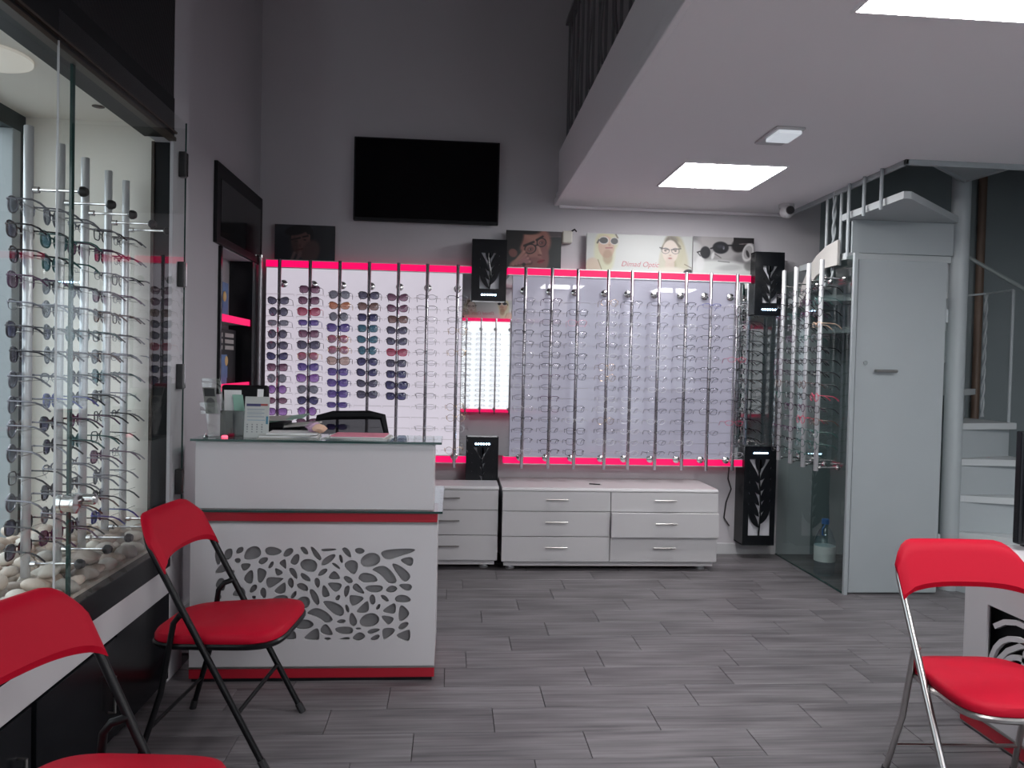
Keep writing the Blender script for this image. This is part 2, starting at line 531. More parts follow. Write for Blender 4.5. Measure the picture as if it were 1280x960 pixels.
# ------------------------------------------------------------------ television
t = thing('television', 'black flat television mounted high on the grey back wall', 'television', (-.22, D, 2.7))
X0, X1, Z0, Z1 = -.735, .312, 2.425, 3.022
part('bezel', bx(X0, X1, D - .075, D - .035, Z0, Z1), 'blackm', t, .004)
part('screen', bx(X0 + .012, X1 - .012, D - .0775, D - .074, Z0 + .022, Z1 - .012), 'tv', t)
part('wall_mount', bx(X0 + .3, X1 - .3, D - .036, D, Z0 + .15, Z1 - .15), 'blackm', t)

# ------------------------------------------------------------------ lit display walls
P = 5.585           # face of the lit panels
ZB0, ZB1 = 0.695, 2.105
def lit_panel(name, x0, x1, m, label):
    t = thing(name, label, 'display panel', ((x0 + x1) / 2, D, 0.7))
    part('carcass', bx(x0, x1, P + .005, D, ZB0 + .04, ZB1 - .04), 'white', t)
    part('lit_face', bx(x0 + .002, x1 - .002, P, P + .004, ZB0 + .045, ZB1 - .045), m, t)
    return t
t1 = lit_panel('lit_panel', -1.33, .062, 'boxl', 'backlit white display panel holding rods of dark sunglasses')
t2 = lit_panel('lit_panel', .425, 2.085, 'boxr', 'backlit cool white display panel of clear eyeglasses above the long drawers')
for t, xa, xb in ((t1, -1.33, .13), (t2, .385, 2.20)):
    for z0, z1 in ((ZB1 - .042, ZB1 + .006), (ZB0 - .006, ZB0 + .042)):
        part('led_strip', bx(xa, xb, P - .012, P + .07, z0, z1), 'led', t)
        part('strip_rail', MB().box(xa, xb, P - .014, P + .07, z1, z1 + .006).box(xa, xb, P - .014, P + .07, z0 - .006, z0), 'aluw', t)

def mirror(x0, x1, z0, z1, label):
    t = thing('wall_mirror', label, 'mirror', ((x0 + x1) / 2, D, z0))
    part('backing_board', bx(x0, x1, P + .008, D, z0, z1), 'white', t)
    part('mirror_glass', bx(x0 + .001, x1 - .001, P + .002, P + .007, z0, z1), 'mirror', t)
mirror(.064, .423, ZB0 + .05, ZB1 - .05, 'tall mirror between the two lit display panels')
mirror(2.087, 2.42, ZB0 + .05, ZB1 - .05, 'narrow tall mirror between two black leaf boxes near the glass partition')
part_t = thing('corner_profile', 'silver corner post beside the black wall niche', 'post', (-1.372, 5.60, .7))
part('post', MB().lathe([(.014, 1.10), (.014, 2.13)], (-1.372, 5.60, 0), 14), 'aluw', part_t, smooth=True)
part('end_cap', MB().lathe([(.017, 2.13), (.017, 2.145), (.008, 2.15)], (-1.372, 5.60, 0), 14), 'chrome', part_t, smooth=True)

# ------------------------------------------------------------------ black leaf boxes with white LEDs
def leaf(cx, cz, L, wd, ang, curl):
    pts = []
    n = 9
    up, dn = [], []
    for i in range(n + 1):
        s_ = i / n
        half = wd * math.sin(math.pi * s_ ** .8) * .5
        bx_ = L * s_; bz_ = curl * L * s_ * s_
        up.append((bx_, bz_ + half)); dn.append((bx_, bz_ - half))
    poly = up + dn[-2:0:-1]
    ca, sa = math.cos(ang), math.sin(ang)
    return [(cx + ca * x_ - sa * z_, cz + sa * x_ + ca * z_) for x_, z_ in poly]

def leaf_box(x0, x1, z0, z1, led_at_top, label, y0=P - .055):
    t = thing('leaf_box_lamp', label, 'lamp', ((x0 + x1) / 2, D, z0))
    y1 = D
    part('casing', MB().box(x0, x0 + .008, y0 + .006, y1, z0, z1).box(x1 - .008, x1, y0 + .006, y1, z0, z1)
         .box(x0, x1, y0 + .006, y1, z0, z0 + .008).box(x0, x1, y0 + .006, y1, z1 - .008, z1), 'black', t)
    h = z1 - z0
    if led_at_top: wz0, wz1 = z0 + .10 * h, z1 - .13 * h
    else: wz0, wz1 = z0 + .20 * h, z1 - .22 * h
    wx0, wx1 = (x0 + .042, x1 - .038) if led_at_top else (x0 + .058, x1 - .052)
    cut_panel('face_plate', [(x0, z0), (x1, z0), (x1, z1), (x0, z1)], [[(wx0, wz0), (wx0, wz1), (wx1, wz1), (wx1, wz0)]], .006,
              lambda u, v, w_: (u, y0 + .003 + w_, v), 'black', t)
    part('back_panel', bx(x0 + .008, x1 - .008, y0 + .022, y0 + .027, z0 + .008, z1 - .008), 'backing', t)
    cx = (wx0 + wx1) / 2
    part('stem', MB().tube([(cx + .010 * math.sin(5 * s_), y0 + .004, wz0 + (wz1 - wz0) * s_) for s_ in [i / 8 for i in range(9)]], .006, 6), 'black', t)
    n = 6 if led_at_top else 4
    half = (wx1 - wx0) / 2
    for i in range(n):
        zz = wz0 + (wz1 - wz0) * ((.10 if led_at_top else .0) + .72 * i / (n - 1))
        for sg in (-1, 1):
            L = half / math.sin(.62) * (1.12 if i < n - 1 else 1.0)
            a = math.pi / 2 - sg * (.66 if i < n - 1 else .30)
            pl_ = leaf(cx, zz + (.025 if sg > 0 else 0), L * (1.25 if led_at_top else 1.35), (.047 if led_at_top else .034), a, .22 * sg)
            pl_ = [(min(max(q[0], wx0 - .012), wx1 + .012), min(q[1], wz1 + .012)) for q in pl_]
            part('leaf', MB().prism(pl_, lambda q: (q[0], y0 + .001 + .0004 * (i % 3), q[1]), lambda q: (q[0], y0 + .006, q[1])), 'black', t)
    zl = z1 - .05 if led_at_top else z0 + .045
    for i in range(6):
        xx = (x0 + x1) / 2 + (i - 2.5) * .019
        part('led', MB().lathe([(.0015, -.0075), (.0040, -.006), (.0058, -.003), (.0062, 0.0)], (xx, y0 - .0003, zl), 10, 'Y'), 'white_led', t)
    return t
leaf_box(.124, .374, 1.862, 2.304, False, 'black leaf-cut lamp box above the middle mirror, beside television')
leaf_box(.112, .345, .30, .882, True, 'black leaf-cut lamp box below the middle mirror behind drawers')
leaf_box(2.215, 2.435, 1.815, 2.285, False, 'black leaf-cut lamp box above the narrow mirror, beside black and white poster')
leaf_box(2.175, 2.42, .105, .845, True, 'black leaf-cut lamp box below the narrow mirror near the floor')

# ------------------------------------------------------------------ eyewear
def outline(a, b, p=2.4, cat=0.0, droop=0.0, n=18):
    out = []
    for i in range(n):
        t_ = 2 * math.pi * i / n
        c, s_ = math.cos(t_), math.sin(t_)
        x = a * math.copysign(abs(c) ** (2 / p), c)
        z = b * math.copysign(abs(s_) ** (2 / p), s_)
        if z > 0: z += cat * b * (x / a)
        if z < 0:
            z *= 1 + droop * (x / a) * .5 + droop * .3
            x *= 1 - .12 * abs(z / b) * (1 if x < 0 else .5)
        out.append((x, z))
    return out
SHAPES = {
    'square': dict(a=.0265, b=.020, p=3.4, cat=.06),
    'wayfarer': dict(a=.0275, b=.0205, p=2.9, cat=.14),
    'cateye': dict(a=.0275, b=.0195, p=2.5, cat=.32),
    'round': dict(a=.0245, b=.0235, p=2.0),
    'aviator': dict(a=.0275, b=.0205, p=2.3, cat=.0, droop=.35),
    'wide': dict(a=.0305, b=.0225, p=2.7, cat=.15),
    'oval': dict(a=.0265, b=.0165, p=2.2),
    'narrow': dict(a=.0265, b=.0150, p=3.2, cat=.06),
}
def make_eyewear(name, shape, frame_m, lens_m, rim, temple_r, half=False, cat='sunglasses', size=1.0):
    r = thing(name, 'eyewear', cat)
    sh = dict(SHAPES[shape]); sh['a'] *= size; sh['b'] *= size * (1.1 if cat == 'sunglasses' else 1.0)
    o = outline(**sh)
    cx = sh['a'] + .0085
    fr = MB()
    for sg in (-1, 1):
        loop = [(sg * (cx + x), .0045 * ((cx + x) / .06) ** 2, z) for x, z in o]
        if half:
            lp = [q for q, (x, z) in zip(loop, o) if z >= -.001]
            lp.sort(key=lambda q: sg * q[0])
            fr.tube(lp, rim, 5)
            fr.tube(loop, rim * .35, 4, closed=True)
        else:
            fr.tube(loop, rim, 5, closed=True)
        xe = cx + sh['a']
        fr.tube([(sg * (xe - .001), .004, sh['b'] * .45), (sg * (xe + .005), .007, sh['b'] * .5), (sg * (xe + .006), .013, sh['b'] * .5)], rim * 1.2, 5)
    fr.tube([(-.0095, 0, sh['b'] * .25), (-.004, -.002, sh['b'] * .42), (.004, -.002, sh['b'] * .42), (.0095, 0, sh['b'] * .25)], rim * 1.1, 5)
    if shape == 'aviator':
        fr.tube([(-.012, 0, sh['b'] * .8), (.012, 0, sh['b'] * .8)], rim, 5)
    part('frame', fr, frame_m, r, smooth=True)
    for sg in (-1, 1):
        ln = MB()
        n = len(o)
        vs_ = [(sg * (cx + x), .0045 * ((cx + x) / .06) ** 2, z) for x, z in o] + [(sg * (cx + x * .5), -.0015 + .002, z * .5) for x, z in o] + [(sg * cx, -.001, 0)]
        fs = [(i, (i + 1) % n, n + (i + 1) % n, n + i) for i in range(n)] + [(n + i, n + (i + 1) % n, 2 * n) for i in range(n)]
        ln.add(vs_, fs)
        part('lens', ln, lens_m, r, smooth=True)
        xt = sg * (cx + sh['a'] + .006)
        zt = sh['b'] * .5
        part('temple', MB().tube([(xt, .012, zt), (xt * 1.03, .055, zt - .001), (xt * 1.02, .09, zt - .004), (xt * .98, .112, zt - .014), (xt * .94, .135, zt - .034)],
                                 [temple_r, temple_r, temple_r * 1.1, temple_r * 1.3, temple_r * 1.1], 5), frame_m, r, smooth=True)
    remember(r)
    return r

FR = {
    'black': mat('frame_black', (0.012, 0.011, 0.015), 0.25),
    'plum': mat('frame_plum', (0.07, 0.02, 0.06), 0.25),
    'brown': mat('frame_tortoise', (0.10, 0.045, 0.03), 0.25, var=.5, vscale=120),
    'gold': mat('frame_gold', (0.55, 0.40, 0.25), 0.25, 1.0),
    'grey': mat('frame_gunmetal', (0.16, 0.16, 0.18), 0.3, 0.8),
    'red': mat('frame_red', (0.55, 0.02, 0.08), 0.3),
    'blue': mat('frame_blue', (0.04, 0.05, 0.25), 0.3),
    'pink': mat('frame_pink', (0.75, 0.35, 0.45), 0.35),
    'clear': mat('frame_clear', (0.55, 0.55, 0.58), 0.2),
    'green': mat('frame_green', (0.02, 0.09, 0.08), 0.3),
    'tan': mat('frame_tan', (0.60, 0.42, 0.30), 0.35),
}
def lens(name, top, bot, body, k=.24, base=.05):
    return glass(name, top, grad=bot, base=base, frost=(body, k))
LN = {
    'indigo': lens('lens_indigo', (.06, .04, .16), (.30, .24, .55), (.10, .07, .25)),
    'violet': lens('lens_violet', (.16, .06, .26), (.55, .36, .72), (.22, .10, .32)),
    'plum': lens('lens_plum', (.08, .03, .06), (.42, .26, .34), (.13, .06, .10)),
    'red': lens('lens_red', (.22, .02, .05), (.72, .30, .38), (.30, .05, .09)),
    'slate': lens('lens_slate', (.06, .06, .08), (.20, .20, .28), (.09, .09, .13)),
    'navy': lens('lens_navy', (.03, .03, .07), (.16, .16, .30), (.05, .05, .11)),
    'grey': lens('lens_grey', (.16, .17, .20), (.28, .30, .34), (.18, .18, .21)),
    'brown': lens('lens_brown', (.10, .06, .05), (.42, .30, .28), (.16, .09, .08)),
    'orange': lens('lens_orange', (.40, .15, .08), (.70, .38, .26), (.45, .17, .10)),
    'teal': lens('lens_teal', (.05, .12, .17), (.12, .26, .32), (.07, .15, .20)),
    'mirrorpink': lens('lens_pink_flash', (.55, .10, .16), (.40, .40, .52), (.50, .16, .22), .55, .12),
    'beige': lens('lens_beige', (.42, .30, .25), (.66, .52, .46), (.45, .33, .28)),
    'clear': glass('lens_clear', (.965, .965, .975), base=.03),
}
LWORD = {'indigo': 'indigo', 'violet': 'violet', 'plum': 'plum', 'red': 'red', 'slate': 'slate grey', 'navy': 'navy', 'grey': 'grey',
         'brown': 'brown', 'orange': 'amber', 'teal': 'teal', 'mirrorpink': 'pink mirrored', 'beige': 'beige'}
SWORD = {'square': 'square', 'wayfarer': 'angular', 'cateye': 'cat-eye', 'round': 'round', 'aviator': 'aviator', 'wide': 'oversized', 'oval': 'oval', 'narrow': 'narrow'}
_proto = {}
def eyewear(kind, shape, fm, lm, loc, rz, label, group, half=False, bold=0):
    key = (kind, shape, fm, lm, half, bold)
    if key not in _proto:
        if kind == 'sunglasses':
            r = make_eyewear('sunglasses', shape, FR[fm], LN[lm], (.0021, .0030, .003)[bold], (.0016, .0028, .003)[bold], half, 'sunglasses', 1.13)
        else:
            r = make_eyewear('eyeglasses', shape, FR[fm], LN[lm], (.0014 if not half else .0020) + (0, .0010, .0006)[bold], (.0015, .0026, .0020)[bold], half, 'eyeglasses', 1.06)
        _proto[key] = r
        r.location = loc; r.rotation_euler = (0, 0, rz)
        r['label'] = label; r['group'] = group
        return r
    return dup(_proto[key], loc, rz, label, group)

# ------------------------------------------------------------------ display rods
PITCH = 0.0765
PEGZ = [1.862 - PITCH * j for j in range(15)]
def make_rod(name, z0, z1, zs0, zs1, arm, mtl, knob_m, pegs, wide=.086, side=0, rad=.015, kr=.0175, pr=.0011):
    r = thing(name, 'rod', 'display rod')
    part('tube', MB().lathe([(rad - .0015, z0), (rad, z0 + .002), (rad, z1 - .002), (rad - .0015, z1)], (0, 0, 0), 14), mtl, r, smooth=True)
    for z in (zs0, zs1):
        s_ = part('standoff', MB().tube([(side * .012, .012, z), (side * .03, arm * .4, z), (side * .03, arm - .012, z)], .005, 8)
                  .lathe([(.011, 0.018), (.011, .034)], (side * .012, 0, z), 10, 'Y'), 'chrome', r, smooth=True)
        part('knob', MB().lathe([(.010, arm - .03), (kr, arm - .022), (kr, arm - .012), (kr * .7, arm - .002)], (side * .03, 0, z), 14, 'Y'), knob_m, s_, smooth=True)
    pm_ = MB().tube([(-wide, .028, -.012), (-wide, .024, 0), (-.02, .020, 0), (.02, .020, 0), (wide, .024, 0), (wide, .028, -.012)], pr, 4)
    pm_.tube([(0, -.012, -.002), (0, -.034, -.002), (0, -.036, .006)], .0022, 5)
    first = None
    for z in pegs:
        if first is None:
            first = part('peg', pm_, 'steel', r); first.location = (0, 0, z)
        else:
            c = first.copy(); COL.objects.link(c); c.location = (0, 0, z)
    remember(r)
    return r

YR = 5.432
panel_rod = make_rod('display_rod', .672, 2.102, .735, 1.945, P - YR, 'alud', 'chrome', PEGZ, .094, 0, .0118, .027)
L_X = [(352.8, 0), (391, 0), (425.4, 0), (461, 0), (496.4, 0), (531.5, 0), (569, 0)]
LX = [-1.203, -.995, -.792, -.590, -.388, -.187, .026]
RXS = [.505, .695, .880, 1.100, 1.272, 1.470, 1.668, 1.850, 2.045]
first_used = False
for i, x in enumerate(LX):
    lab = f'silver display rod on sunglasses panel, {ORD[i]} rod from the black niche'
    if not first_used:
        panel_rod.location = (x, YR, 0); panel_rod['label'] = lab; panel_rod['group'] = 'rods on the lit panels'; first_used = True
    else:
        dup(panel_rod, (x, YR, 0), 0, lab, 'rods on the lit panels')
for i, x in enumerate(RXS):
    dup(panel_rod, (x, YR, 0), 0, f'silver display rod above the long drawers, {ORD[i]} rod from the middle mirror', 'rods on the lit panels')

SUN = [
    (1.812, 'slate slate grey slate slate navy plum grey violet plum violet'.split(), 'cateye round narrow round aviator cateye square round round oval square'.split()),
    (1.895, 'plum plum red indigo plum slate mirrorpink indigo violet grey navy violet plum'.split(), 'square wayfarer wide narrow square wide aviator wayfarer wide aviator aviator round wayfarer'.split()),
    (1.866, 'grey orange grey indigo mirrorpink mirrorpink beige indigo indigo indigo indigo indigo indigo'.split(), 'aviator cateye round wide aviator aviator wide square wayfarer square narrow narrow narrow'.split()),
    (1.866, 'slate brown navy teal teal teal navy navy slate slate'.split(), 'wayfarer wayfarer square square cateye round aviator cateye cateye wayfarer'.split()),
    (1.858, 'plum plum brown slate slate red slate navy navy navy'.split(), 'cateye cateye square cateye cateye wayfarer square square wide square'.split()),
]
FMAP = {'indigo': 'blue', 'violet': 'plum', 'plum': 'plum', 'red': 'red', 'slate': 'black', 'navy': 'black', 'grey': 'grey', 'brown': 'brown',
        'orange': 'gold', 'teal': 'grey', 'mirrorpink': 'gold', 'beige': 'brown'}
for i, (z0, ls, ss) in enumerate(SUN):
    for j, (l_, s_) in enumerate(zip(ls, ss)):
        dx = rnd.uniform(-.003, .003)
        eyewear('sunglasses', s_, FMAP[l_], l_, (LX[i] + dx, YR - .028, z0 - PITCH * j), rnd.uniform(-.03, .03),
                f'{LWORD[l_]} {SWORD[s_]} sunglasses, {ORD[j]} from top on {ORD[i]} rod from the niche', 'sunglasses on the lit panel')
# clear eyeglasses: rods six and seven of the sunglasses panel and the nine rods of the other panel
EYE_STYLES = [('oval', 'grey', False), ('narrow', 'black', True), ('square', 'clear', False), ('round', 'gold', False), ('narrow', 'grey', True),
              ('square', 'black', False), ('oval', 'clear', False), ('narrow', 'plum', True)]
def fword(f): return {'grey': 'gunmetal', 'black': 'black', 'clear': 'pale', 'gold': 'gold', 'plum': 'plum', 'red': 'red', 'blue': 'blue',
                      'pink': 'pink', 'green': 'dark green', 'brown': 'tortoise', 'tan': 'tan'}[f]
for i in (5, 6):
    for j in range(15):
        if (i, j) in ((5, 11), (6, 13)): continue
        s_, f_, h_ = rnd.choice([EYE_STYLES[0], EYE_STYLES[2], EYE_STYLES[3], EYE_STYLES[6], EYE_STYLES[4]])
        eyewear('eyeglasses', s_, f_, 'clear', (LX[i] + rnd.uniform(-.004, .004), YR - .028, PEGZ[j] + .004), rnd.uniform(-.05, .05),
                f'{fword(f_)} {SWORD[s_]} clear eyeglasses, {ORD[j]} from top on {ORD[i]} rod from the niche', 'eyeglasses on the lit panels', h_)
RSTY = [[0, 2, 1, 4], [5, 1, 0, 7], [5, 1, 2, 5], [6, 2, 0, 3], [6, 2, 4, 0], [2, 6, 0, 4], [0, 4, 6, 1], [5, 1, 1, 0], [0, 1, 4, 6]]
EMPTY = {(2, 0), (2, 8), (2, 9), (7, 13), (7, 14), (7, 11), (8, 12), (3, 14)}
for i in range(9):
    for j in range(15):
        if (i, j) in EMPTY: continue
        s_, f_, h_ = EYE_STYLES[rnd.choice(RSTY[i])]
        if (i, j) == (7, 0): f_ = 'blue'
        if (i, j) in ((8, 5), (8, 11)): f_ = 'red'
        if (i, j) == (2, 2): f_ = 'pink'
        eyewear('eyeglasses', s_, f_, 'clear', (RXS[i] + rnd.uniform(-.005, .005), YR - .028, PEGZ[j] + .004 + rnd.uniform(-.003, .003)), rnd.uniform(-.06, .06),
                f'{fword(f_)} {SWORD[s_]} eyeglasses, {ORD[j]} from top on {ORD[i]} rod from the middle mirror', 'eyeglasses on the lit panels', h_)

# rods and glasses on the green glass partition
XG = 2.50
part_rod = make_rod('display_rod', .777, 2.116, .795, 2.005, XG - 2.32, 'aluw', 'chrome', [1.93 - PITCH * j for j in range(15)], .07, -1)
GY = [5.27, 5.08, 4.892, 4.712]
GCOL = ['black', 'black', 'grey', 'plum', 'black', 'red', 'black', 'grey', 'black', 'green', 'brown', 'green', 'grey', 'black', 'plum', 'pink']
for i, yy in enumerate(GY):
    lab = f'pale display rod on the green glass partition, {ORD[i]} rod from the back wall'
    if i == 0:
        part_rod.location = (2.32, yy, 0); part_rod.rotation_euler = (0, 0, -math.pi / 2); part_rod['label'] = lab; part_rod['group'] = 'rods on the glass partition'
    else:
        dup(part_rod, (2.32, yy, 0), -math.pi / 2, lab, 'rods on the glass partition')
    for j in range(15):
        if rnd.random() < .04: continue
        f_ = rnd.choice(GCOL)
        if i == 3 and f_ in ('red', 'pink') and j not in (9,): f_ = 'black'
        if (i, j) == (3, 3): f_ = 'tan'
        s_, h_ = rnd.choice([('square', False), ('narrow', True), ('oval', False), ('round', False), ('narrow', False)])
        eyewear('eyeglasses', s_, f_, 'clear', (2.32 - .028, yy + rnd.uniform(-.004, .004), 1.934 - PITCH * j), -math.pi / 2 + rnd.uniform(-.08, .08),
                f'{fword(f_)} {SWORD[s_]} eyeglasses, {ORD[j]} from top on {ORD[i]} partition rod from the back wall', 'eyeglasses on the glass partition', h_, 2)

# rods and glasses in the street showcase
show_rod = make_rod('display_rod', .655, 2.155, .70, 1.946, .19, 'aluw', 'knob', [1.885 - .0815 * j for j in range(15)], .075)
SY = [3.43, 3.262, 3.065, 2.880, 2.672]
SMIX = [('sunglasses', 'wayfarer', 'black', 'slate'), ('sunglasses', 'aviator', 'grey', 'grey'), ('sunglasses', 'cateye', 'brown', 'brown'),
        ('sunglasses', 'square', 'blue', 'navy'), ('sunglasses', 'round', 'grey', 'grey'), ('eyeglasses', 'square', 'black', 'clear'),
        ('sunglasses', 'wayfarer', 'black', 'navy'), ('sunglasses', 'wide', 'green', 'teal'), ('eyeglasses', 'narrow', 'grey', 'clear'),
        ('sunglasses', 'wayfarer', 'plum', 'plum'), ('sunglasses', 'square', 'black', 'navy')]
for i, yy in enumerate(SY):
    lab = f'pale rod in the pebble showcase, {ORD[i]} rod from the pillar'
    if i == 0:
        show_rod.location = (-1.41, yy, 0); show_rod.rotation_euler = (0, 0, -math.pi / 2); show_rod['label'] = lab; show_rod['group'] = 'rods in the showcase'
    else:
        dup(show_rod, (-1.41, yy, 0), -math.pi / 2, lab, 'rods in the showcase')
    for j in range(15):
        if i == 0 and j in (8, 10, 12, 13, 14): continue
        if rnd.random() < .02: continue
        k_, s_, f_, l_ = rnd.choice(SMIX if i else SMIX[5:9:3] + [SMIX[8]])
        wd = LWORD.get(l_, 'clear') if k_ == 'sunglasses' else fword(f_)
        eyewear(k_, s_, f_, l_, (-1.41 - .028, yy + rnd.uniform(-.004, .004), 1.889 - .0815 * j), -math.pi / 2 + rnd.uniform(-.09, .09),
                f'{wd} {SWORD[s_]} {k_}, {ORD[j]} from top on {ORD[i]} showcase rod from the pillar', 'eyewear in the showcase', k_ == 'eyeglasses' and s_ == 'narrow', 1)

# ------------------------------------------------------------------ street showcase
XS = -1.2
SC = thing('showcase', 'glazed street showcase with black base, white band and pale stones inside', 'showcase', (XS, 2.0, 0))
Y0, Y1 = 0.6, 3.386
cab = part('lower_cabinet', bx(-1.98, XS - .004, Y0, Y1, .02, .392), 'black', SC)
for yy in (.88, 1.45, 2.02, 2.59):
    dn = part('cabinet_door', bx(XS - .004, XS + .012, yy - .27, yy + .27, .03, .386), 'black', SC, .002)
    part('handle', MB().tube([(XS + .012, yy + .2, .14), (XS + .035, yy + .2, .14), (XS + .035, yy + .2, .27), (XS + .012, yy + .2, .27)], .005, 8), 'steel', dn, smooth=True)
part('cabinet_end', bx(XS - .004, XS + .006, 2.87, Y1, .02, .392), 'black', SC)
part('white_band', bx(-1.98, XS + .006, Y0, Y1, .392, .506), 'white_c', SC, .002)
part('sill', bx(-1.98, XS + .01, Y0, Y1, .506, .600), 'black', SC, .003)
part('header_beam', bx(-1.32, XS + .004, Y0, Y1, 2.335, 2.50), 'blackm', SC, .002)
part('track_rail', MB().box(XS - .02, XS + .012, Y0, Y1, 2.320, 2.335).box(XS - .02, XS + .016, Y0, Y1, 2.35, 2.358), 'brown', SC)
part('grille_panel', bx(-1.32, XS, Y0 - 1.2, Y1, 2.50, ZT), 'grille', SC)
part('jamb', bx(-1.305, XS - .0145, 3.462, 3.50, .613, 2.335), 'blackm', SC, .002)
part('jamb_strip', bx(-1.315, -1.303, 3.452, 3.470, .613, 2.335), 'brown', SC)
part('end_panel', bx(-1.94, -1.3, 3.50, 3.56, .5, 2.6), 'beige', SC)
part('near_end_panel', bx(-1.98, XS - .01, Y0 - .03, Y0, .5, 2.6), 'beige', SC)
cp = part('ceiling_board', bx(-1.9, -1.3, Y0, 3.50, 2.425, 2.46), 'beige', SC)
part('recessed_light', MB().lathe([(.135, 2.412), (.145, 2.415), (.145, 2.425)], (-1.62, 2.79, 0), 32), 'lampc', cp, smooth=True)
part('spotlight_hole', MB().lathe([(.016, 2.421), (.024, 2.423), (.024, 2.425)], (-1.47, 3.30, 0), 16), 'brown', cp, smooth=True)
XW = -1.86
part('street_window_frame', MB().box(XW - .08, XW, Y0, 3.50, 2.35, 2.425).box(XW - .08, XW, Y0, 3.50, .5, .6).box(XW - .08, XW, 3.455, 3.50, .6, 2.35), 'frameg', SC)
part('window_post', bx(XW - .06, XW + .005, 3.395, 3.455, .6, 2.35), 'white_s', SC, .004)
part('window_post', bx(XW - .08, XW, 2.2, 2.27, .6, 2.35), 'frameg', SC, .004)
part('street_pane', MB().add([(XW - .05, Y0, .6), (XW - .05, 3.395, .6), (XW - .05, 3.395, 2.35), (XW - .05, Y0, 2.35)], [(0, 1, 2, 3)]), 'glass', SC)
# two overlapping sliding panes: single sheets with dark polished edges
pa = part('glass_pane', MB().add([(XS - .016, Y0, .6), (XS - .016, 2.548, .6), (XS - .016, 2.548, 2.335), (XS - .016, Y0, 2.335)], [(0, 1, 2, 3)]), 'glass', SC)
part('pane_edge', bx(XS - .020, XS - .012, 2.545, 2.562, .6, 2.335), 'glasse', pa)
pb = part('glass_pane', MB().add([(XS + .014, 2.404, .6), (XS + .014, 3.497, .6), (XS + .014, 3.497, 2.43), (XS + .014, 2.404, 2.43)], [(0, 1, 2, 3)]), 'glass', SC)
part('pane_edge', bx(XS + .011, XS + .017, 2.402, 2.4042, .6, 2.335), 'base', pb)
part('pane_edge', bx(XS + .011, XS + .017, 3.496, 3.500, .6, 2.43), 'glasse', pb)
for z in (2.24, 1.765, 1.32, .86):
    c = part('clip', bx(XS + .002, XS + .03, 3.445, 3.475, z - .055, z + .055), 'knob', pb, .003)
    part('chrome_edge', bx(XS + .0305, XS + .034, 3.46, 3.472, z - .05, z + .05), 'chrome', c)
lk = part('lock', MB().lathe([(.018, 0), (.030, .003), (.030, .018), (.026, .02), (.026, .045), (.030, .048), (.030, .058), (.012, .062)], (XS - .012, 2.475, .94), 22, 'X'), 'chrome', SC, smooth=True)
part('key_barrel', MB().lathe([(.017, .02), (.017, .055), (.012, .06)], (XS + .02, 2.53, .945), 18, 'X').box(XS - .01, XS + .04, 2.48, 2.56, .93, .96), 'chrome', lk, smooth=True)

# river stones in the showcase
bed = part('pebble_bed', MB().box(-1.855, XS - .03, Y0 + .02, 3.49, .600, .612), 'stone', None)
tag(bed, 'thin layer of small pale gravel under the stones in the showcase', 'gravel', None, 'stuff')
def make_stone(seed):
    r2 = random.Random(seed)
    bm = bmesh.new()
    bmesh.ops.create_icosphere(bm, subdivisions=2, radius=1.0)
    ax = [r2.uniform(.8, 1.2) for _ in range(3)]
    ph = [r2.uniform(0, 6) for _ in range(6)]
    for v in bm.verts:
        c = v.co
        k = 1 + .10 * math.sin(2.3 * c.x + ph[0]) + .10 * math.sin(2.7 * c.y + ph[1]) + .08 * math.sin(3.1 * c.z + ph[2]) + .06 * math.sin(4 * c.x * c.y + ph[3])
        v.co = Vector((c.x * ax[0], c.y * ax[1], c.z * ax[2])) * k
    me = bpy.data.meshes.new('stone')
    bm.to_mesh(me); bm.free()
    me.polygons.foreach_set('use_smooth', [True] * len(me.polygons))
    me.materials.append(M['stone'])
    return me
stones = [make_stone(s) for s in range(7)]
r3 = random.Random(21)
def put_stone(x, y, z, s):
    o = bpy.data.objects.new('river_stone', r3.choice(stones))
    COL.objects.link(o)
    o.location = (x, y, z)
    o.scale = (s * r3.uniform(.9, 1.35), s * r3.uniform(.75, 1.1), s * r3.uniform(.5, .68))
    o.rotation_euler = (r3.uniform(-.25, .25), r3.uniform(-.25, .25), r3.uniform(0, 6.28))
    tag(o, 'smooth pale river stone among the loose stones covering the showcase base', 'stone', 'river stones in the showcase')
y = 1.72
while y < 3.45:
    x = -1.262 - r3.uniform(0, .012)
    while x > -1.815:
        s = r3.uniform(.030, .047)
        put_stone(x + r3.uniform(-.01, .01), y + r3.uniform(-.018, .018), .632 + r3.uniform(-.004, .006), s)
        x -= r3.uniform(.068, .090)
    y += .082
y = 1.8
while y < 3.4:
    x = -1.29 - r3.uniform(0, .05)
    while x > -1.80:
        put_stone(x, y + r3.uniform(-.03, .03), .672 + r3.uniform(-.006, .012), r3.uniform(.030, .044))
        x -= r3.uniform(.10, .15)
    y += .12

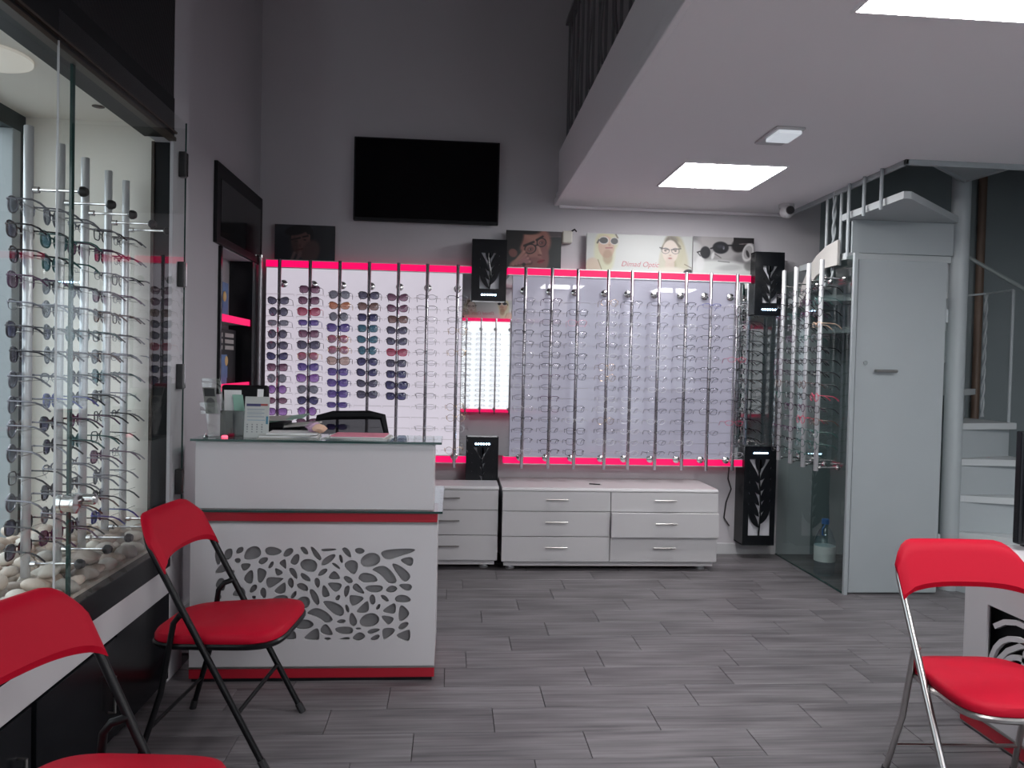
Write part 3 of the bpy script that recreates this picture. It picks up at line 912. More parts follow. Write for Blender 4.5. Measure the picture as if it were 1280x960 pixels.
# ------------------------------------------------------------------ wall niche on the left wall
N0 = XL
NI = thing('wall_niche', 'black framed wall niche with dark glass top and magenta lit shelves', 'display niche', (N0, 5.1, 1.2))
ya, yb = 4.52, 5.60
part('upper_door', bx(N0, N0 + .022, 4.63, 5.69, 2.085, 2.56), 'blackm', NI, .002)
part('upper_glass', bx(N0 + .022, N0 + .0245, 4.70, 5.63, 2.13, 2.47), 'tv', NI)
part('side_frame', bx(N0 - .14, N0 + .018, NA + .001, NA + .03, NZ0, NZ1), 'black', NI)
part('side_frame', bx(N0 - .14, N0 + .018, NB - .10, NB - .001, NZ0, NZ1), 'black', NI)
part('back_mirror', bx(N0 - .145, N0 - .140, NA + .03, NB - .10, NZ0, NZ1), 'niche', NI)
for z in (1.655, 1.225):
    sh_ = part('shelf', bx(N0 - .138, N0 - .004, NA + .032, NB - .102, z - .02, z), 'white', NI)
    part('led_strip', bx(N0 - .004, N0 + .006, NA + .032, NB - .102, z - .022, z + .022), 'led', sh_)
def medal_board(label, y0, z0, w_, h_, dark):
    N0 = XL - .12
    t = thing('award_board', label, 'brochure', (N0 + .05, y0, z0), None)
    part('board', bx(N0 + .046, N0 + .052, y0 - w_ / 2, y0 + w_ / 2, z0, z0 + h_), 'blackm' if dark else 'blue', t)
    if dark:
        part('blue_card', bx(N0 + .052, N0 + .056, y0 - w_ * .38, y0 + w_ * .12, z0 + .01, z0 + h_ * .55), 'blue', t)
        for a in range(3):
            for b in range(2):
                part('picture', bx(N0 + .052, N0 + .0545, y0 - w_ * .40 + b * w_ * .45, y0 - w_ * .05 + b * w_ * .45, z0 + h_ * (.64 + .11 * a), z0 + h_ * (.71 + .11 * a)), 'paperg', t)
    for q, (dy, dz) in enumerate(((-.10, .45), (.12, .62)) if not dark else ((-.12, .30), (.05, .44))):
        part('medal', MB().lathe([(.032, 0), (.034, .003), (.028, .006)], (N0 + .0525, y0 + dy * w_ * 2, z0 + h_ * dz), 18, 'X'), 'gold', t)
        part('ribbon', bx(N0 + .0525, N0 + .055, y0 + dy * w_ * 2 - .03, y0 + dy * w_ * 2 + .03, z0 + h_ * (dz - .3), z0 + h_ * dz - .036), 'blue', t)
medal_board('blue medal leaflet standing on upper magenta shelf of the niche', 5.02, 1.657, .34, .24, False)
medal_board('black product board with pictures and gold medals on lower niche shelf', 5.10, 1.227, .56, .37, True)

# ------------------------------------------------------------------ prints
class Paint:
    def __init__(s, w_, h_, bg):
        s.a = np.empty((h_, w_, 3)); s.a[:] = bg
        s.Y, s.X = np.mgrid[0:h_, 0:w_]
        s.X = s.X / (w_ - 1.0); s.Y = s.Y / (h_ - 1.0)          # Y down
        s.k = h_ / (w_ * 1.0)
        s.asp = (w_ - 1.0) / (h_ - 1.0)
    def put(s, m, col, al=1.0):
        m = np.clip(m, 0, 1)[..., None] * al
        s.a = s.a * (1 - m) + np.array(col) * m
    def ell(s, cx, cy, rx, ry, col, al=1.0, ang=0, soft=.12):
        """centre in 0..1 of width/height, radii in picture heights"""
        x = (s.X - cx) * s.asp; y = s.Y - cy
        c, q = math.cos(ang), math.sin(ang)
        u = (x * c + y * q) / rx; v = (-x * q + y * c) / ry
        d = np.sqrt(u * u + v * v)
        s.put((1 - d) / soft + .5, col, al)
    def ring(s, cx, cy, rx, ry, th, col, al=1.0, ang=0):
        x = (s.X - cx) * s.asp; y = s.Y - cy
        c, q = math.cos(ang), math.sin(ang)
        u = (x * c + y * q) / rx; v = (-x * q + y * c) / ry
        d = np.abs(np.sqrt(u * u + v * v) - 1) * min(rx, ry)
        s.put((th - d) / (th * .8) + .5, col, al)
    def line(s, x0, y0, x1, y1, th, col, al=1.0):
        ax, ay, bx_, by = x0 * s.asp, y0, x1 * s.asp, y1
        x = s.X * s.asp - ax; y = s.Y - ay
        dx, dy = bx_ - ax, by - ay
        t_ = np.clip((x * dx + y * dy) / (dx * dx + dy * dy), 0, 1)
        d = np.hypot(x - t_ * dx, y - t_ * dy)
        s.put((th - d) / (th * .8) + .5, col, al)
    def rect(s, x0, y0, x1, y1, col, al=1.0):
        s.put(((s.X >= x0) & (s.X <= x1) & (s.Y >= y0) & (s.Y <= y1)).astype(float), col, al)
    def sheet(s, name, p00, ux, uz, parent):
        """p00 top-left corner; ux along the top; uz downwards"""
        h_, w_ = s.a.shape[:2]
        o0 = origin(parent)
        p00, ux, uz = Vector(p00) - o0, Vector(ux), Vector(uz)
        vs_ = [p00 + ux * (i / (w_ - 1)) + uz * (j / (h_ - 1)) for j in range(h_) for i in range(w_)]
        fs = [(j * w_ + i, (j + 1) * w_ + i, (j + 1) * w_ + i + 1, j * w_ + i + 1) for j in range(h_ - 1) for i in range(w_ - 1)]
        me = bpy.data.meshes.new(name); me.from_pydata(vs_, [], fs)
        at = me.color_attributes.new('ink', 'FLOAT_COLOR', 'POINT')
        lin = np.clip(s.a, 0, 1) ** 2.2 * .72
        arr = np.ones((h_ * w_, 4), dtype=np.float32); arr[:, :3] = lin.reshape(-1, 3)
        at.data.foreach_set('color', arr.ravel())
        me.materials.append(M['print'])
        o = bpy.data.objects.new(name, me); COL.objects.link(o); o.parent = parent
        return o

def poster(label, x0, x1, z0, z1, paint, y=P + .045, thick=.02, lean=.0, frame='paperg'):
    t = thing('poster', label, 'poster', ((x0 + x1) / 2, y, z0))
    part('board', bx(x0, x1, y, y + thick, z0, z1), frame, t)
    paint.sheet('print', (x0, y - .0015, z1), (x1 - x0, 0, 0), (0, 0, z0 - z1), t)
    return t
ZP = ZB1 + .012
# dark portrait of a man resting his chin
p = Paint(110, 72, (.20, .21, .24))
p.ell(.10, .75, .45, .5, (.12, .13, .16), .9, 0, .5)
p.ell(.80, .45, .35, .6, (.13, .13, .15), .9, .3, .5)
p.ell(.45, .32, .30, .36, (.07, .06, .07), 1, .2)
p.ell(.44, .50, .25, .42, (.42, .31, .30), 1, -.25)
p.ell(.60, .75, .22, .35, (.33, .25, .25), 1, .3, .3)
p.ell(.57, .33, .035, .08, (.45, .33, .31), 1)
p.line(.28, .42, .42, .36, .02, (.10, .08, .08)); p.line(.47, .33, .55, .30, .02, (.10, .08, .08))
p.ell(.36, .46, .035, .016, (.10, .07, .07)); p.ell(.50, .41, .035, .016, (.10, .07, .07)); p.ell(.36, .15, .30, .13, (.06, .05, .06), 1, -.25, .3); p.ell(.33, .62, .10, .25, (.26, .19, .19), .7, 0, .6)
p.ell(.42, .58, .04, .05, (.35, .24, .23), .8); p.line(.36, .70, .47, .66, .018, (.30, .15, .16))
p.line(.28, 1.0, .33, .78, .04, (.45, .36, .36)); p.line(.37, 1.0, .43, .78, .04, (.45, .36, .36))
poster('dark poster of a man resting chin on hand, beside the niche', -1.285, -.862, ZP, 2.375, p, frame='blackm')
# man holding his glasses
p = Paint(120, 82, (.15, .165, .17))
p.rect(.68, 0, 1, .13, (.30, .27, .28)); p.line(.66, .15, 1, .13, .010, (.40, .36, .36))
p.ell(.86, .6, .35, .4, (.20, .22, .22), .7, 0, .6)
p.ell(.52, .30, .42, .44, (.60, .40, .36), 1, .35, .2)
p.ell(.55, .66, .32, .46, (.62, .43, .40), 1, -.2, .2)
p.ell(.53, .95, .30, .26, (.52, .34, .33), 1, 0, .3)
p.ell(.70, .55, .10, .40, (.48, .30, .30), .7, -.15, .6)
p.ell(.45, .12, .25, .14, (.72, .52, .46), .6, .2, .8)
p.ell(.02, .15, .42, .55, (.05, .045, .05), 1, .25, .2); p.ell(.30, -.05, .45, .14, (.06, .05, .055), 1, .12, .3)
p.ell(.13, .60, .12, .11, (.50, .32, .30), 1, .6, .3)
p.line(.33, .40, .50, .29, .028, (.12, .08, .08)); p.line(.55, .24, .66, .14, .026, (.12, .08, .08))
p.ell(.44, .50, .10, .07, (.42, .26, .25), .8, -.35, .6); p.ell(.64, .31, .08, .06, (.42, .26, .25), .8, -.35, .6)
p.ell(.44, .49, .035, .020, (.62, .54, .52)); p.ell(.445, .49, .02, .022, (.06, .05, .05))
p.ell(.64, .31, .030, .017, (.62, .54, .52)); p.ell(.645, .31, .018, .019, (.06, .05, .05))
p.ring(.44, .48, .15, .12, .013, (.05, .045, .05), 1, -.35); p.ring(.64, .30, .12, .11, .013, (.05, .045, .05), 1, -.35)
p.line(.52, .40, .57, .36, .016, (.05, .045, .05))
p.line(.585, .42, .635, .60, .030, (.72, .53, .48), .8); p.ell(.61, .635, .055, .03, (.44, .27, .26), .9)
p.ell(.635, .80, .10, .045, (.58, .20, .25), 1, -.3, .3); p.line(.57, .82, .70, .77, .009, (.30, .08, .11))
p.ell(.24, .96, .26, .20, (.56, .38, .35), 1, 0, .2)
for q in range(4):
    x0_, y0_, x1_, y1_ = .14 + .055 * q, .90 - .02 * q, .33 + .035 * q, .56 + .085 * q
    p.line(x0_ + .012, y0_ + .02, x1_ + .012, y1_ + .03, .052, (.34, .20, .20))
    p.line(x0_, y0_, x1_, y1_, .046, (.66 - .02 * q, .47 - .02 * q, .43))
    p.ell(x1_, y1_, .03, .025, (.72, .52, .48), .8, -.5, .4)
p.ell(.33, .90, .045, .05, (.14, .08, .08), .9, 0, .4)
poster('poster of a man holding his black-framed glasses with fingers', .372, .780, ZP, 2.393, p)
# wide white poster with two women and the shop name
def women():
    p = Paint(200, 76, (.80, .81, .80))
    p.ell(.45, .75, 1.1, .5, (.86, .87, .86), .8, 0, .8)
    # left: blonde with white sunglasses
    p.ell(.17, .50, .26, .62, (.84, .84, .72), 1, 0, .3)
    p.ell(.19, .22, .27, .30, (.80, .78, .62), 1, 0, .3)
    p.ell(.185, .35, .20, .30, (.80, .67, .58), 1, -.1, .15)
    p.ell(.20, .62, .12, .2, (.62, .50, .40), .6, 0, .4)
    p.ell(.06, .95, .20, .30, (.84, .76, .68), 1, 0, .2)
    p.line(.27, .0, .29, .1, .02, (.4, .36, .3))
    p.ell(.16, .18, .125, .105, (.88, .86, .85)); p.ell(.26, .19, .105, .10, (.88, .86, .85))
    p.ell(.16, .18, .105, .085, (.05, .05, .07), 1, 0, .1); p.ell(.26, .19, .09, .083, (.05, .05, .07), 1, 0, .1)
    p.line(.10, .25, .115, .17, .02, (.2, .18, .18))
    p.ell(.215, .30, .03, .03, (.70, .55, .47)); p.line(.18, .38, .24, .37, .016, (.62, .36, .36))
    p.ell(.20, .47, .05, .02, (.70, .56, .48), .7)
    p.line(.11, .70, .145, .95, .012, (.6, .55, .45))
    # right: long hair and clear glasses
    p.ell(.82, .40, .28, .46, (.66, .63, .52), 1, 0, .25)
    p.ell(.90, .65, .16, .5, (.78, .76, .66), .9, -.15, .4)
    p.ell(.73, .65, .12, .45, (.80, .78, .70), .9, .1, .4)
    p.ell(.80, .12, .16, .13, (.42, .39, .34), .8, 0, .5)
    p.line(.77, .06, .71, .35, .03, (.40, .36, .30), .8); p.line(.80, .05, .88, .28, .03, (.42, .38, .32), .8)
    p.ell(.79, .42, .20, .31, (.88, .82, .77), 1, 0, .12)
    p.ell(.79, .78, .12, .25, (.84, .77, .72), .9, 0, .4)
    p.ell(.80, 1.0, .5, .16, (.88, .85, .80), .9, 0, .4)
    p.line(.69, .32, .78, .37, .013, (.22, .20, .21)); p.line(.80, .37, .89, .33, .013, (.22, .20, .21))
    p.ring(.745, .40, .095, .075, .007, (.45, .45, .47)); p.ring(.84, .40, .095, .075, .007, (.45, .45, .47))
    p.ell(.745, .395, .035, .02, (.35, .33, .33)); p.ell(.84, .395, .035, .02, (.35, .33, .33))
    p.ell(.79, .52, .03, .025, (.78, .68, .62)); p.ell(.79, .60, .055, .018, (.70, .47, .46))
    p.ell(.97, .98, .13, .10, (.22, .20, .22)); p.line(.93, .75, 1, .85, .01, (.5, .45, .4))
    return p
def shop_name(t, x, y, z, size, flip=1):
    cu = bpy.data.curves.new('shop_name', 'FONT')
    cu.body = 'Dimad Optic'; cu.size = size; cu.shear = .28; cu.extrude = .0008
    ob = bpy.data.objects.new('shop_name', cu); COL.objects.link(ob)
    dg = bpy.context.evaluated_depsgraph_get()
    me = bpy.data.meshes.new_from_object(ob.evaluated_get(dg))
    bpy.data.objects.remove(ob); bpy.data.curves.remove(cu)
    o0 = origin(t)
    for v in me.vertices:
        v.co = Vector((x + flip * v.co.x, y - flip * v.co.z, z + v.co.y)) - o0
    me.materials.clear(); me.materials.append(mat('rose_lettering', (.45, .16, .18), .5))
    o = bpy.data.objects.new('shop_name', me); COL.objects.link(o); o.parent = t
    return o
t = poster('wide white poster of two women with the shop name', .968, 1.765, ZP, 2.392, women(), frame='paper')
shop_name(t, 1.228, P + .0415, ZP + .04, .054)
# black and white profile with sunglasses
p = Paint(120, 84, (.60, .60, .60))
p.rect(0, 0, .14, .22, (.45, .45, .46)); p.ell(.02, .45, .25, .32, (.78, .78, .78), 1, 0, .3)
p.ell(.50, .10, .62, .34, (.70, .68, .68), 1, .05, .35)
p.ell(.66, .48, .52, .30, (.60, .59, .59), 1, 0, .4)
p.ell(.52, .44, .26, .16, (.70, .69, .69), .8, 0, .7)
p.ell(.80, .58, .18, .12, (.46, .45, .46), .8, .3, .7)
p.ell(.40, .98, 1.0, .36, (.86, .87, .86), 1, 0, .25); p.ell(.62, .80, .30, .08, (.70, .70, .70), .7, -.1, .7)
p.ell(.12, .72, .10, .22, (.90, .90, .90), .8, 0, .5)
p.rect(.66, 0, 1, .15, (.10, .08, .09)); p.ell(.76, .20, .17, .20, (.13, .11, .12), 1, .7, .3)
p.line(.76, .17, .97, .14, .009, (.6, .55, .56))
p.ell(.905, .40, .13, .25, (.66, .65, .65), 1, .2, .2); p.ring(.905, .38, .115, .21, .016, (.84, .83, .83), 1, .2)
p.ell(.90, .42, .035, .10, (.20, .19, .20), 1, -.3, .4)
p.ell(.45, .28, .19, .16, (.09, .09, .12), 1, 0, .2); p.ell(.20, .42, .12, .16, (.12, .12, .15), 1, 0, .2)
p.line(.29, .31, .36, .27, .020, (.08, .08, .1)); p.line(.50, .22, .76, .20, .020, (.08, .08, .1)); p.line(.07, .42, .18, .36, .016, (.12, .12, .14))
p.line(.07, .42, .12, .52, .010, (.12, .12, .14))
p.ell(.50, .28, .022, .05, (.72, .72, .76), .7, 0, .5); p.ell(.45, .25, .08, .05, (.22, .22, .27), .8, 0, .8)
p.ell(.325, .50, .035, .10, (.88, .88, .88), .9, .2, .5)
p.line(.36, .45, .46, .55, .013, (.42, .41, .41)); p.line(.42, .64, .60, .66, .014, (.40, .39, .40), .7); p.ell(.93, .75, .12, .12, (.42, .42, .42), .7, 0, .5)
poster('black and white poster of a man in sunglasses, in profile', 1.772, 2.236, ZP, 2.398, p, frame='paper')

# small beige sensor above the second poster
t = thing('wall_sensor', 'small cream sensor box on the wall above poster of man holding glasses', 'sensor', (.82, D, 2.33))
part('housing', bx(.79, .862, D - .07, D, 2.315, 2.405), 'plastic', t, .01)
part('bracket', MB().tube([(.85, D - .03, 2.40), (.88, D - .05, 2.42), (.89, D - .07, 2.40)], .006, 6), 'knob', t)

# ------------------------------------------------------------------ drawer cabinets under the panels
def drawer_handle(dr, x, y, z):
    part('handle', MB().tube([(x - .075, y, z), (x + .075, y, z)], .0055, 8).tube([(x - .05, y, z), (x - .05, y + .024, z)], .004, 6)
         .tube([(x + .05, y, z), (x + .05, y + .024, z)], .004, 6), 'steel', dr, smooth=True)
def drawer_unit(label, x0, x1, cols, y0, y1, proud=(), foot=True):
    t = thing('drawer_cabinet', label, 'cabinet', ((x0 + x1) / 2, y0, 0))
    zt = .572
    part('carcass', bx(x0 + .004, x1 - .004, y0 + .02, y1, .062, zt - .018), 'white', t)
    part('top', MB().prism([(y0 + .0, zt - .02), (y0 + .0, zt - .012), (y0 + .022, zt), (y1, zt), (y1, zt - .02)], lambda q: (x0, q[0], q[1]), lambda q: (x1, q[0], q[1])), 'white', t)
    part('plinth', bx(x0 + .02, x1 - .02, y0 + .03, y1 - .02, .032, .062), 'white', t)
    n = len(cols) - 1
    zz = [.066, .240, .412, zt - .022]
    for c in range(n):
        for r_ in range(3):
            dy = .03 if (c, r_) in proud else 0.0
            xa, xb = cols[c] + .0025, cols[c + 1] - .0025
            d = part('drawer', bx(xa, xb, y0 - dy, y0 + .02, zz[r_] + .0025, zz[r_ + 1] - .0025), 'white', t, .0015)
            drawer_handle(d, (xa + xb) / 2, y0 - dy - .024, (zz[r_] + zz[r_ + 1]) / 2 + .015)
    for fx in (x0 + .07, x1 - .09):
        for fy in (y0 + .09, y1 - .08):
            part('foot', MB().lathe([(.030, 0), (.034, .006), (.026, .012), (.026, .033)], (fx, fy, 0), 16), 'aluw', t, smooth=True)
    return t
drawer_unit('long white six-drawer cabinet under the eyeglass panel', .357, 1.862, [.357, 1.105, 1.862], 5.185, 5.68, {(1, 1)})
drawer_unit('white three-drawer cabinet half hidden behind the reception counter', -1.02, .335, [-1.02, -.345, .335], 5.215, 5.515)

# small pen mark: ballpoint lying on the long cabinet
t = thing('pen', 'small dark pen lying on the long white drawer cabinet', 'pen', (1.02, 5.36, .572))
part('barrel', MB().tube([(.985, 5.37, .577), (1.06, 5.345, .577)], .0045, 8), 'knob', t)
part('tip', MB().tube([(1.06, 5.345, .577), (1.075, 5.340, .577)], [.004, .001], 8), 'steel', t)
# cable on the wall
tag(part('power_cable', MB().tube([(2.12, D - .01, .70), (2.11, D - .02, .58), (2.14, D - .01, .5), (2.10, D - .02, .40), (2.09, D - .01, .28), (2.13, D - .02, .22)], .005, 6), 'knob'),
    'thin dark cable hanging on the wall beside the lower leaf lamp box', 'cable')
t = thing('wall_socket', 'white socket low on the wall beside the long drawer cabinet', 'socket', (1.96, D, .36))
part('plate', bx(1.925, 1.995, D - .012, D, .30, .42), 'paper', t, .003)
part('outlet', MB().lathe([(.022, -.004), (.02, 0)], (1.96, D - .012, .36), 14, 'Y'), 'base', t)

# ------------------------------------------------------------------ reception counter
CX0, CX1, CY = -1.108, -.052, 3.385
CT = thing('reception_counter', 'white reception counter with pebble cut-outs, red bands and glass ledge', 'counter', ((CX0 + CX1) / 2, CY, 0))
S1 = 6.62
Z1S = [
 [(85,95),(115,85),(132,140),(120,215),(95,230),(75,170)], [(155,130),(185,105),(215,108),(215,165),(175,195),(155,175)],
 [(245,130),(265,95),(305,88),(305,125),(262,145)], [(318,180),(335,115),(390,85),(435,100),(447,150),(410,182),(340,190)],
 [(485,115),(520,90),(580,98),(622,125),(580,155),(510,158)], [(635,155),(660,110),(705,102),(715,130),(680,165),(645,170)],
 [(770,95),(815,92),(845,150),(800,148)], [(80,295),(120,240),(165,222),(188,245),(160,290),(100,300)],
 [(235,190),(270,178),(288,195),(275,220),(245,220)], [(288,240),(310,225),(372,228),(345,270),(305,285)],
 [(430,215),(455,180),(505,175),(505,205),(460,235)], [(510,260),(535,212),(558,212),(550,250),(525,265)],
 [(598,225),(640,195),(655,200),(660,272),(640,260)], [(697,210),(725,160),(762,152),(765,200),(740,238),(705,232)],
 [(780,225),(820,195),(890,205),(912,245),(890,295),(830,290),(790,265)], [(190,300),(225,275),(240,290),(225,310)],
 [(310,345),(385,265),(390,385),(340,388)], [(425,265),(480,280),(500,305),(465,375),(440,380),(428,360)],
 [(568,270),(590,270),(638,300),(595,330),(575,315)], [(685,275),(715,265),(745,300),(752,350),(735,350),(695,310)],
 [(782,315),(800,308),(850,340),(860,372),(830,375),(790,350)], [(90,390),(115,350),(150,350),(163,400),(150,445),(110,440),(88,415)],
 [(190,350),(220,335),(240,345),(215,385),(190,380)], [(500,370),(520,340),(630,350),(625,362),(530,430),(508,410)],
 [(675,370),(700,345),(722,370),(722,415),(705,430),(680,410)], [(750,405),(790,390),(830,410),(843,445),(820,460),(765,435)],
 [(220,480),(280,415),(320,440),(325,490),(250,495)], [(360,455),(385,405),(420,402),(420,440),(375,470)],
 [(450,455),(470,425),(495,440),(500,490),(480,515),(458,490)], [(567,450),(640,388),(655,400),(655,460),(620,478),(580,470)],
 [(697,505),(730,460),(748,460),(745,495),(710,522)], [(95,500),(115,478),(135,490),(125,520),(100,520)],
 [(548,525),(600,492),(665,495),(675,520),(650,548),(580,545)], [(735,560),(785,510),(840,508),(860,550),(835,595),(780,600)],
 [(735,745),(770,705),(840,695),(892,730),(860,768),(770,772)], [(640,850),(690,795),(735,790),(748,820),(745,858)],
 [(380,495),(415,490),(410,518),(385,520)],
 [(85,570),(125,545),(160,575),(135,625),(95,620)], [(185,545),(240,530),(270,560),(225,600),(190,585)], [(300,555),(350,530),(380,570),(350,620),(305,610)],
 [(410,560),(450,545),(480,585),(450,630),(415,610)], [(510,590),(570,575),(600,615),(560,655),(515,640)], [(630,580),(690,600),(700,645),(650,640)],
 [(90,665),(140,650),(170,690),(130,740),(90,720)], [(200,640),(255,625),(290,665),(250,710),(205,690)], [(310,660),(370,640),(400,690),(350,730),(315,710)],
 [(425,665),(490,655),(500,710),(460,745),(430,720)], [(525,690),(590,680),(610,725),(570,765),(530,745)], [(635,680),(700,675),(710,710),(665,735)],
 [(85,770),(140,760),(165,800),(140,855),(85,850)], [(185,755),(240,740),(275,790),(240,855),(190,845)], [(300,760),(350,755),(380,800),(350,855),(305,850)],
 [(405,770),(460,765),(485,810),(450,855),(410,850)], [(510,795),(570,785),(610,810),(600,855),(515,855)], [(640,760),(690,755),(705,775),(660,785)],
]
Z2S = [
 [(35,95),(60,100),(110,160),(120,190),(95,200),(50,150)], [(118,108),(230,105),(240,118),(140,135)], [(125,230),(150,185),(210,155),(238,165),(200,215),(145,245)],
 [(270,160),(292,165),(302,220),(285,225),(270,190)], [(208,230),(235,225),(278,265),(268,278),(225,250)], [(295,110),(320,98),(350,120),(370,175),(345,175),(305,140)],
 [(398,115),(440,100),(480,120),(465,148),(420,150)], [(455,200),(500,155),(560,148),(605,180),(595,230),(530,258),(465,245)],
 [(630,135),(700,118),(880,112),(880,138),(760,175),(690,200),(645,180)], [(778,208),(830,185),(885,185),(885,235),(860,258)],
 [(710,240),(770,250),(850,310),(862,350),(825,385),(780,350)], [(550,290),(610,260),(665,265),(720,320),(748,385),(680,395),(640,345),(600,312)],
 [(318,235),(360,208),(410,215),(425,260),(400,315),(370,310),(330,270)], [(440,345),(470,312),(530,318),(575,345),(585,382),(500,388),(455,378)],
 [(95,325),(125,280),(170,272),(165,305),(115,335)], [(180,355),(220,295),(250,305),(283,355),(240,362)], [(312,345),(335,335),(375,355),(385,388),(350,395),(318,370)],
 [(68,365),(90,348),(112,370),(110,415),(92,432),(70,400)], [(178,390),(285,395),(290,425),(245,472),(200,430)], [(385,445),(400,405),(430,402),(488,478),(450,480)],
 [(318,440),(340,418),(362,425),(350,490),(325,510),(314,480)], [(495,435),(530,415),(620,418),(635,440),(610,470),(530,472)], [(662,465),(690,425),(730,420),(762,445),(720,478)],
 [(768,410),(860,405),(882,430),(865,462),(820,458)], [(132,500),(135,425),(155,412),(200,490),(165,508)], [(28,455),(60,448),(100,500),(110,555),(90,572),(55,535)],
 [(242,520),(265,492),(285,498),(275,532),(250,538)], [(362,500),(400,498),(490,518),(400,585),(370,565)], [(530,515),(550,492),(572,510),(578,555),(555,578),(532,555)],
 [(620,498),(660,500),(692,540),(680,555),(640,535)], [(745,525),(780,498),(840,505),(875,540),(840,558),(760,555)], [(138,550),(220,548),(300,590),(312,640),(280,668),(220,640)],
 [(325,580),(345,575),(362,615),(355,642),(335,630)], [(425,625),(505,545),(520,575),(520,625),(490,642),(440,642)], [(583,605),(605,572),(622,578),(610,615),(590,620)],
 [(632,635),(720,572),(745,575),(748,640),(720,655)], [(778,695),(785,605),(805,588),(862,640),(850,680),(800,715)], [(15,650),(60,610),(110,605),(180,645),(220,700),(160,722),(110,680),(60,662)],
 [(258,715),(290,695),(330,700),(325,725),(280,732)], [(362,700),(375,650),(395,652),(430,715),(410,750),(375,745)], [(455,715),(490,665),(560,650),(605,685),(595,735),(530,762),(470,750)],
 [(630,668),(715,680),(735,700),(695,750),(660,720)], [(778,770),(800,735),(850,725),(858,750),(820,785),(785,785)], [(125,785),(150,742),(180,740),(230,820),(180,825),(135,810)],
 [(248,775),(290,760),(375,762),(392,790),(370,820),(280,815)], [(415,768),(455,765),(465,778),(425,785)], [(515,805),(550,778),(612,778),(612,798),(540,825)],
 [(645,790),(670,775),(740,780),(735,815),(660,870),(648,840)], [(748,838),(850,795),(872,800),(872,870),(845,885)], [(0,838),(70,778),(105,775),(112,850),(95,865),(0,855)],
 [(158,845),(205,845),(212,862),(165,870)], [(272,865),(330,845),(365,845),(365,868)], [(395,850),(430,815),(465,810),(500,842),(450,875),(410,868)], [(545,855),(600,825),(620,840),(600,870),(555,878)],
]
def grow(poly, k=1.17):
    cx = sum(q[0] for q in poly) / len(poly); cy = sum(q[1] for q in poly) / len(poly)
    return [(cx + (q[0] - cx) * k, cy + (q[1] - cy) * k) for q in poly]
holes = []
for src, ox in ((Z1S, 255.0), (Z2S, 380.0)):
    for poly in src:
        q = []
        for a, b in grow(poly):
            u, v = ox + a / S1, 670 + b / S1
            v -= (u - 390) * .010
            q.append((-1.0 + (u - 268) * .838 / 244, .594 - (v - 683) * .42 / 120))
        holes.append(chaikin(q, 2))
cut_panel('front_panel', [(CX0, .066), (CX1, .066), (CX1, .695), (CX0, .695)], holes, .010, lambda u, v, w_: (u, CY + .005 + w_, v), 'white_c', CT)
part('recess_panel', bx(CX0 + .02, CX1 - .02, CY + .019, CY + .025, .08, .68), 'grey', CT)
# side panel with its own cut-outs
sh_holes = []
for j in range(5):
    for i in range(3):
        cy_, cz_ = CY + .10 + .11 * i + (.03 if j % 2 else 0), .20 + .085 * j
        sh_holes.append([(cy_ + .036 * math.cos(a) * (1 + .2 * math.sin(i + j)), cz_ + .028 * math.sin(a)) for a in [k * math.pi / 7 for k in range(14)]])
cut_panel('side_panel', [(CY + .018, .066), (CY + .45, .066), (CY + .45, .695), (CY + .018, .695)], sh_holes, .018, lambda u, v, w_: (CX1 - .009 + w_, u, v), 'white_c', CT)
part('side_recess', bx(CX1 - .06, CX1 - .05, CY + .06, CY + .44, .08, .68), 'blackm', CT)
part('end_panel', bx(CX0, CX0 + .018, CY + .018, CY + .45, .066, .695), 'white_c', CT)
part('back_board', bx(CX0 + .02, CX1 - .02, CY + .43, CY + .448, .066, .695), 'white_c', CT)
part('base_band', bx(CX0, CX1, CY - .003, CY + .45, .016, .060), 'redb', CT, .002)
part('metal_strip', bx(CX0 - .001, CX1 + .001, CY - .005, CY + .452, .059, .067), 'steel', CT)
part('plinth', bx(CX0 + .01, CX1 - .01, CY + .006, CY + .44, 0, .016), 'blackm', CT)
part('metal_strip', bx(CX0 - .001, CX1 + .001, CY - .005, CY + .452, .695, .703), 'steel', CT)
part('upper_band', bx(CX0, CX1, CY - .003, CY + .45, .703, .741), 'redb', CT, .002)
part('worktop', bx(CX0, CX1 + .004, CY + .26, CY + .68, .722, .742), 'white_c', CT)
gl = part('glass_ledge', bx(CX0 + .0, CX1 + .022, CY - .022, CY + .69, .7445, .7545), 'glasst', CT)
part('glass_edge', MB().box(CX0, CX1 + .023, CY - .0235, CY - .0215, .7447, .7543).box(CX1 + .0215, CX1 + .0235, CY - .022, CY + .69, .7447, .7543), 'glasse', gl)
part('upper_box', bx(CX0 + .015, CX1 - .018, CY + .004, CY + .26, .755, 1.046), 'white_c', CT, .002)
gl = part('glass_top', bx(CX0, CX1 + .012, CY - .02, CY + .29, 1.048, 1.058), 'glasst', CT)
part('glass_edge', MB().box(CX0, CX1 + .013, CY - .0215, CY - .0195, 1.0482, 1.0578).box(CX1 + .0115, CX1 + .0135, CY - .02, CY + .29, 1.0482, 1.0578), 'glasse', gl)
TZ = 1.0585

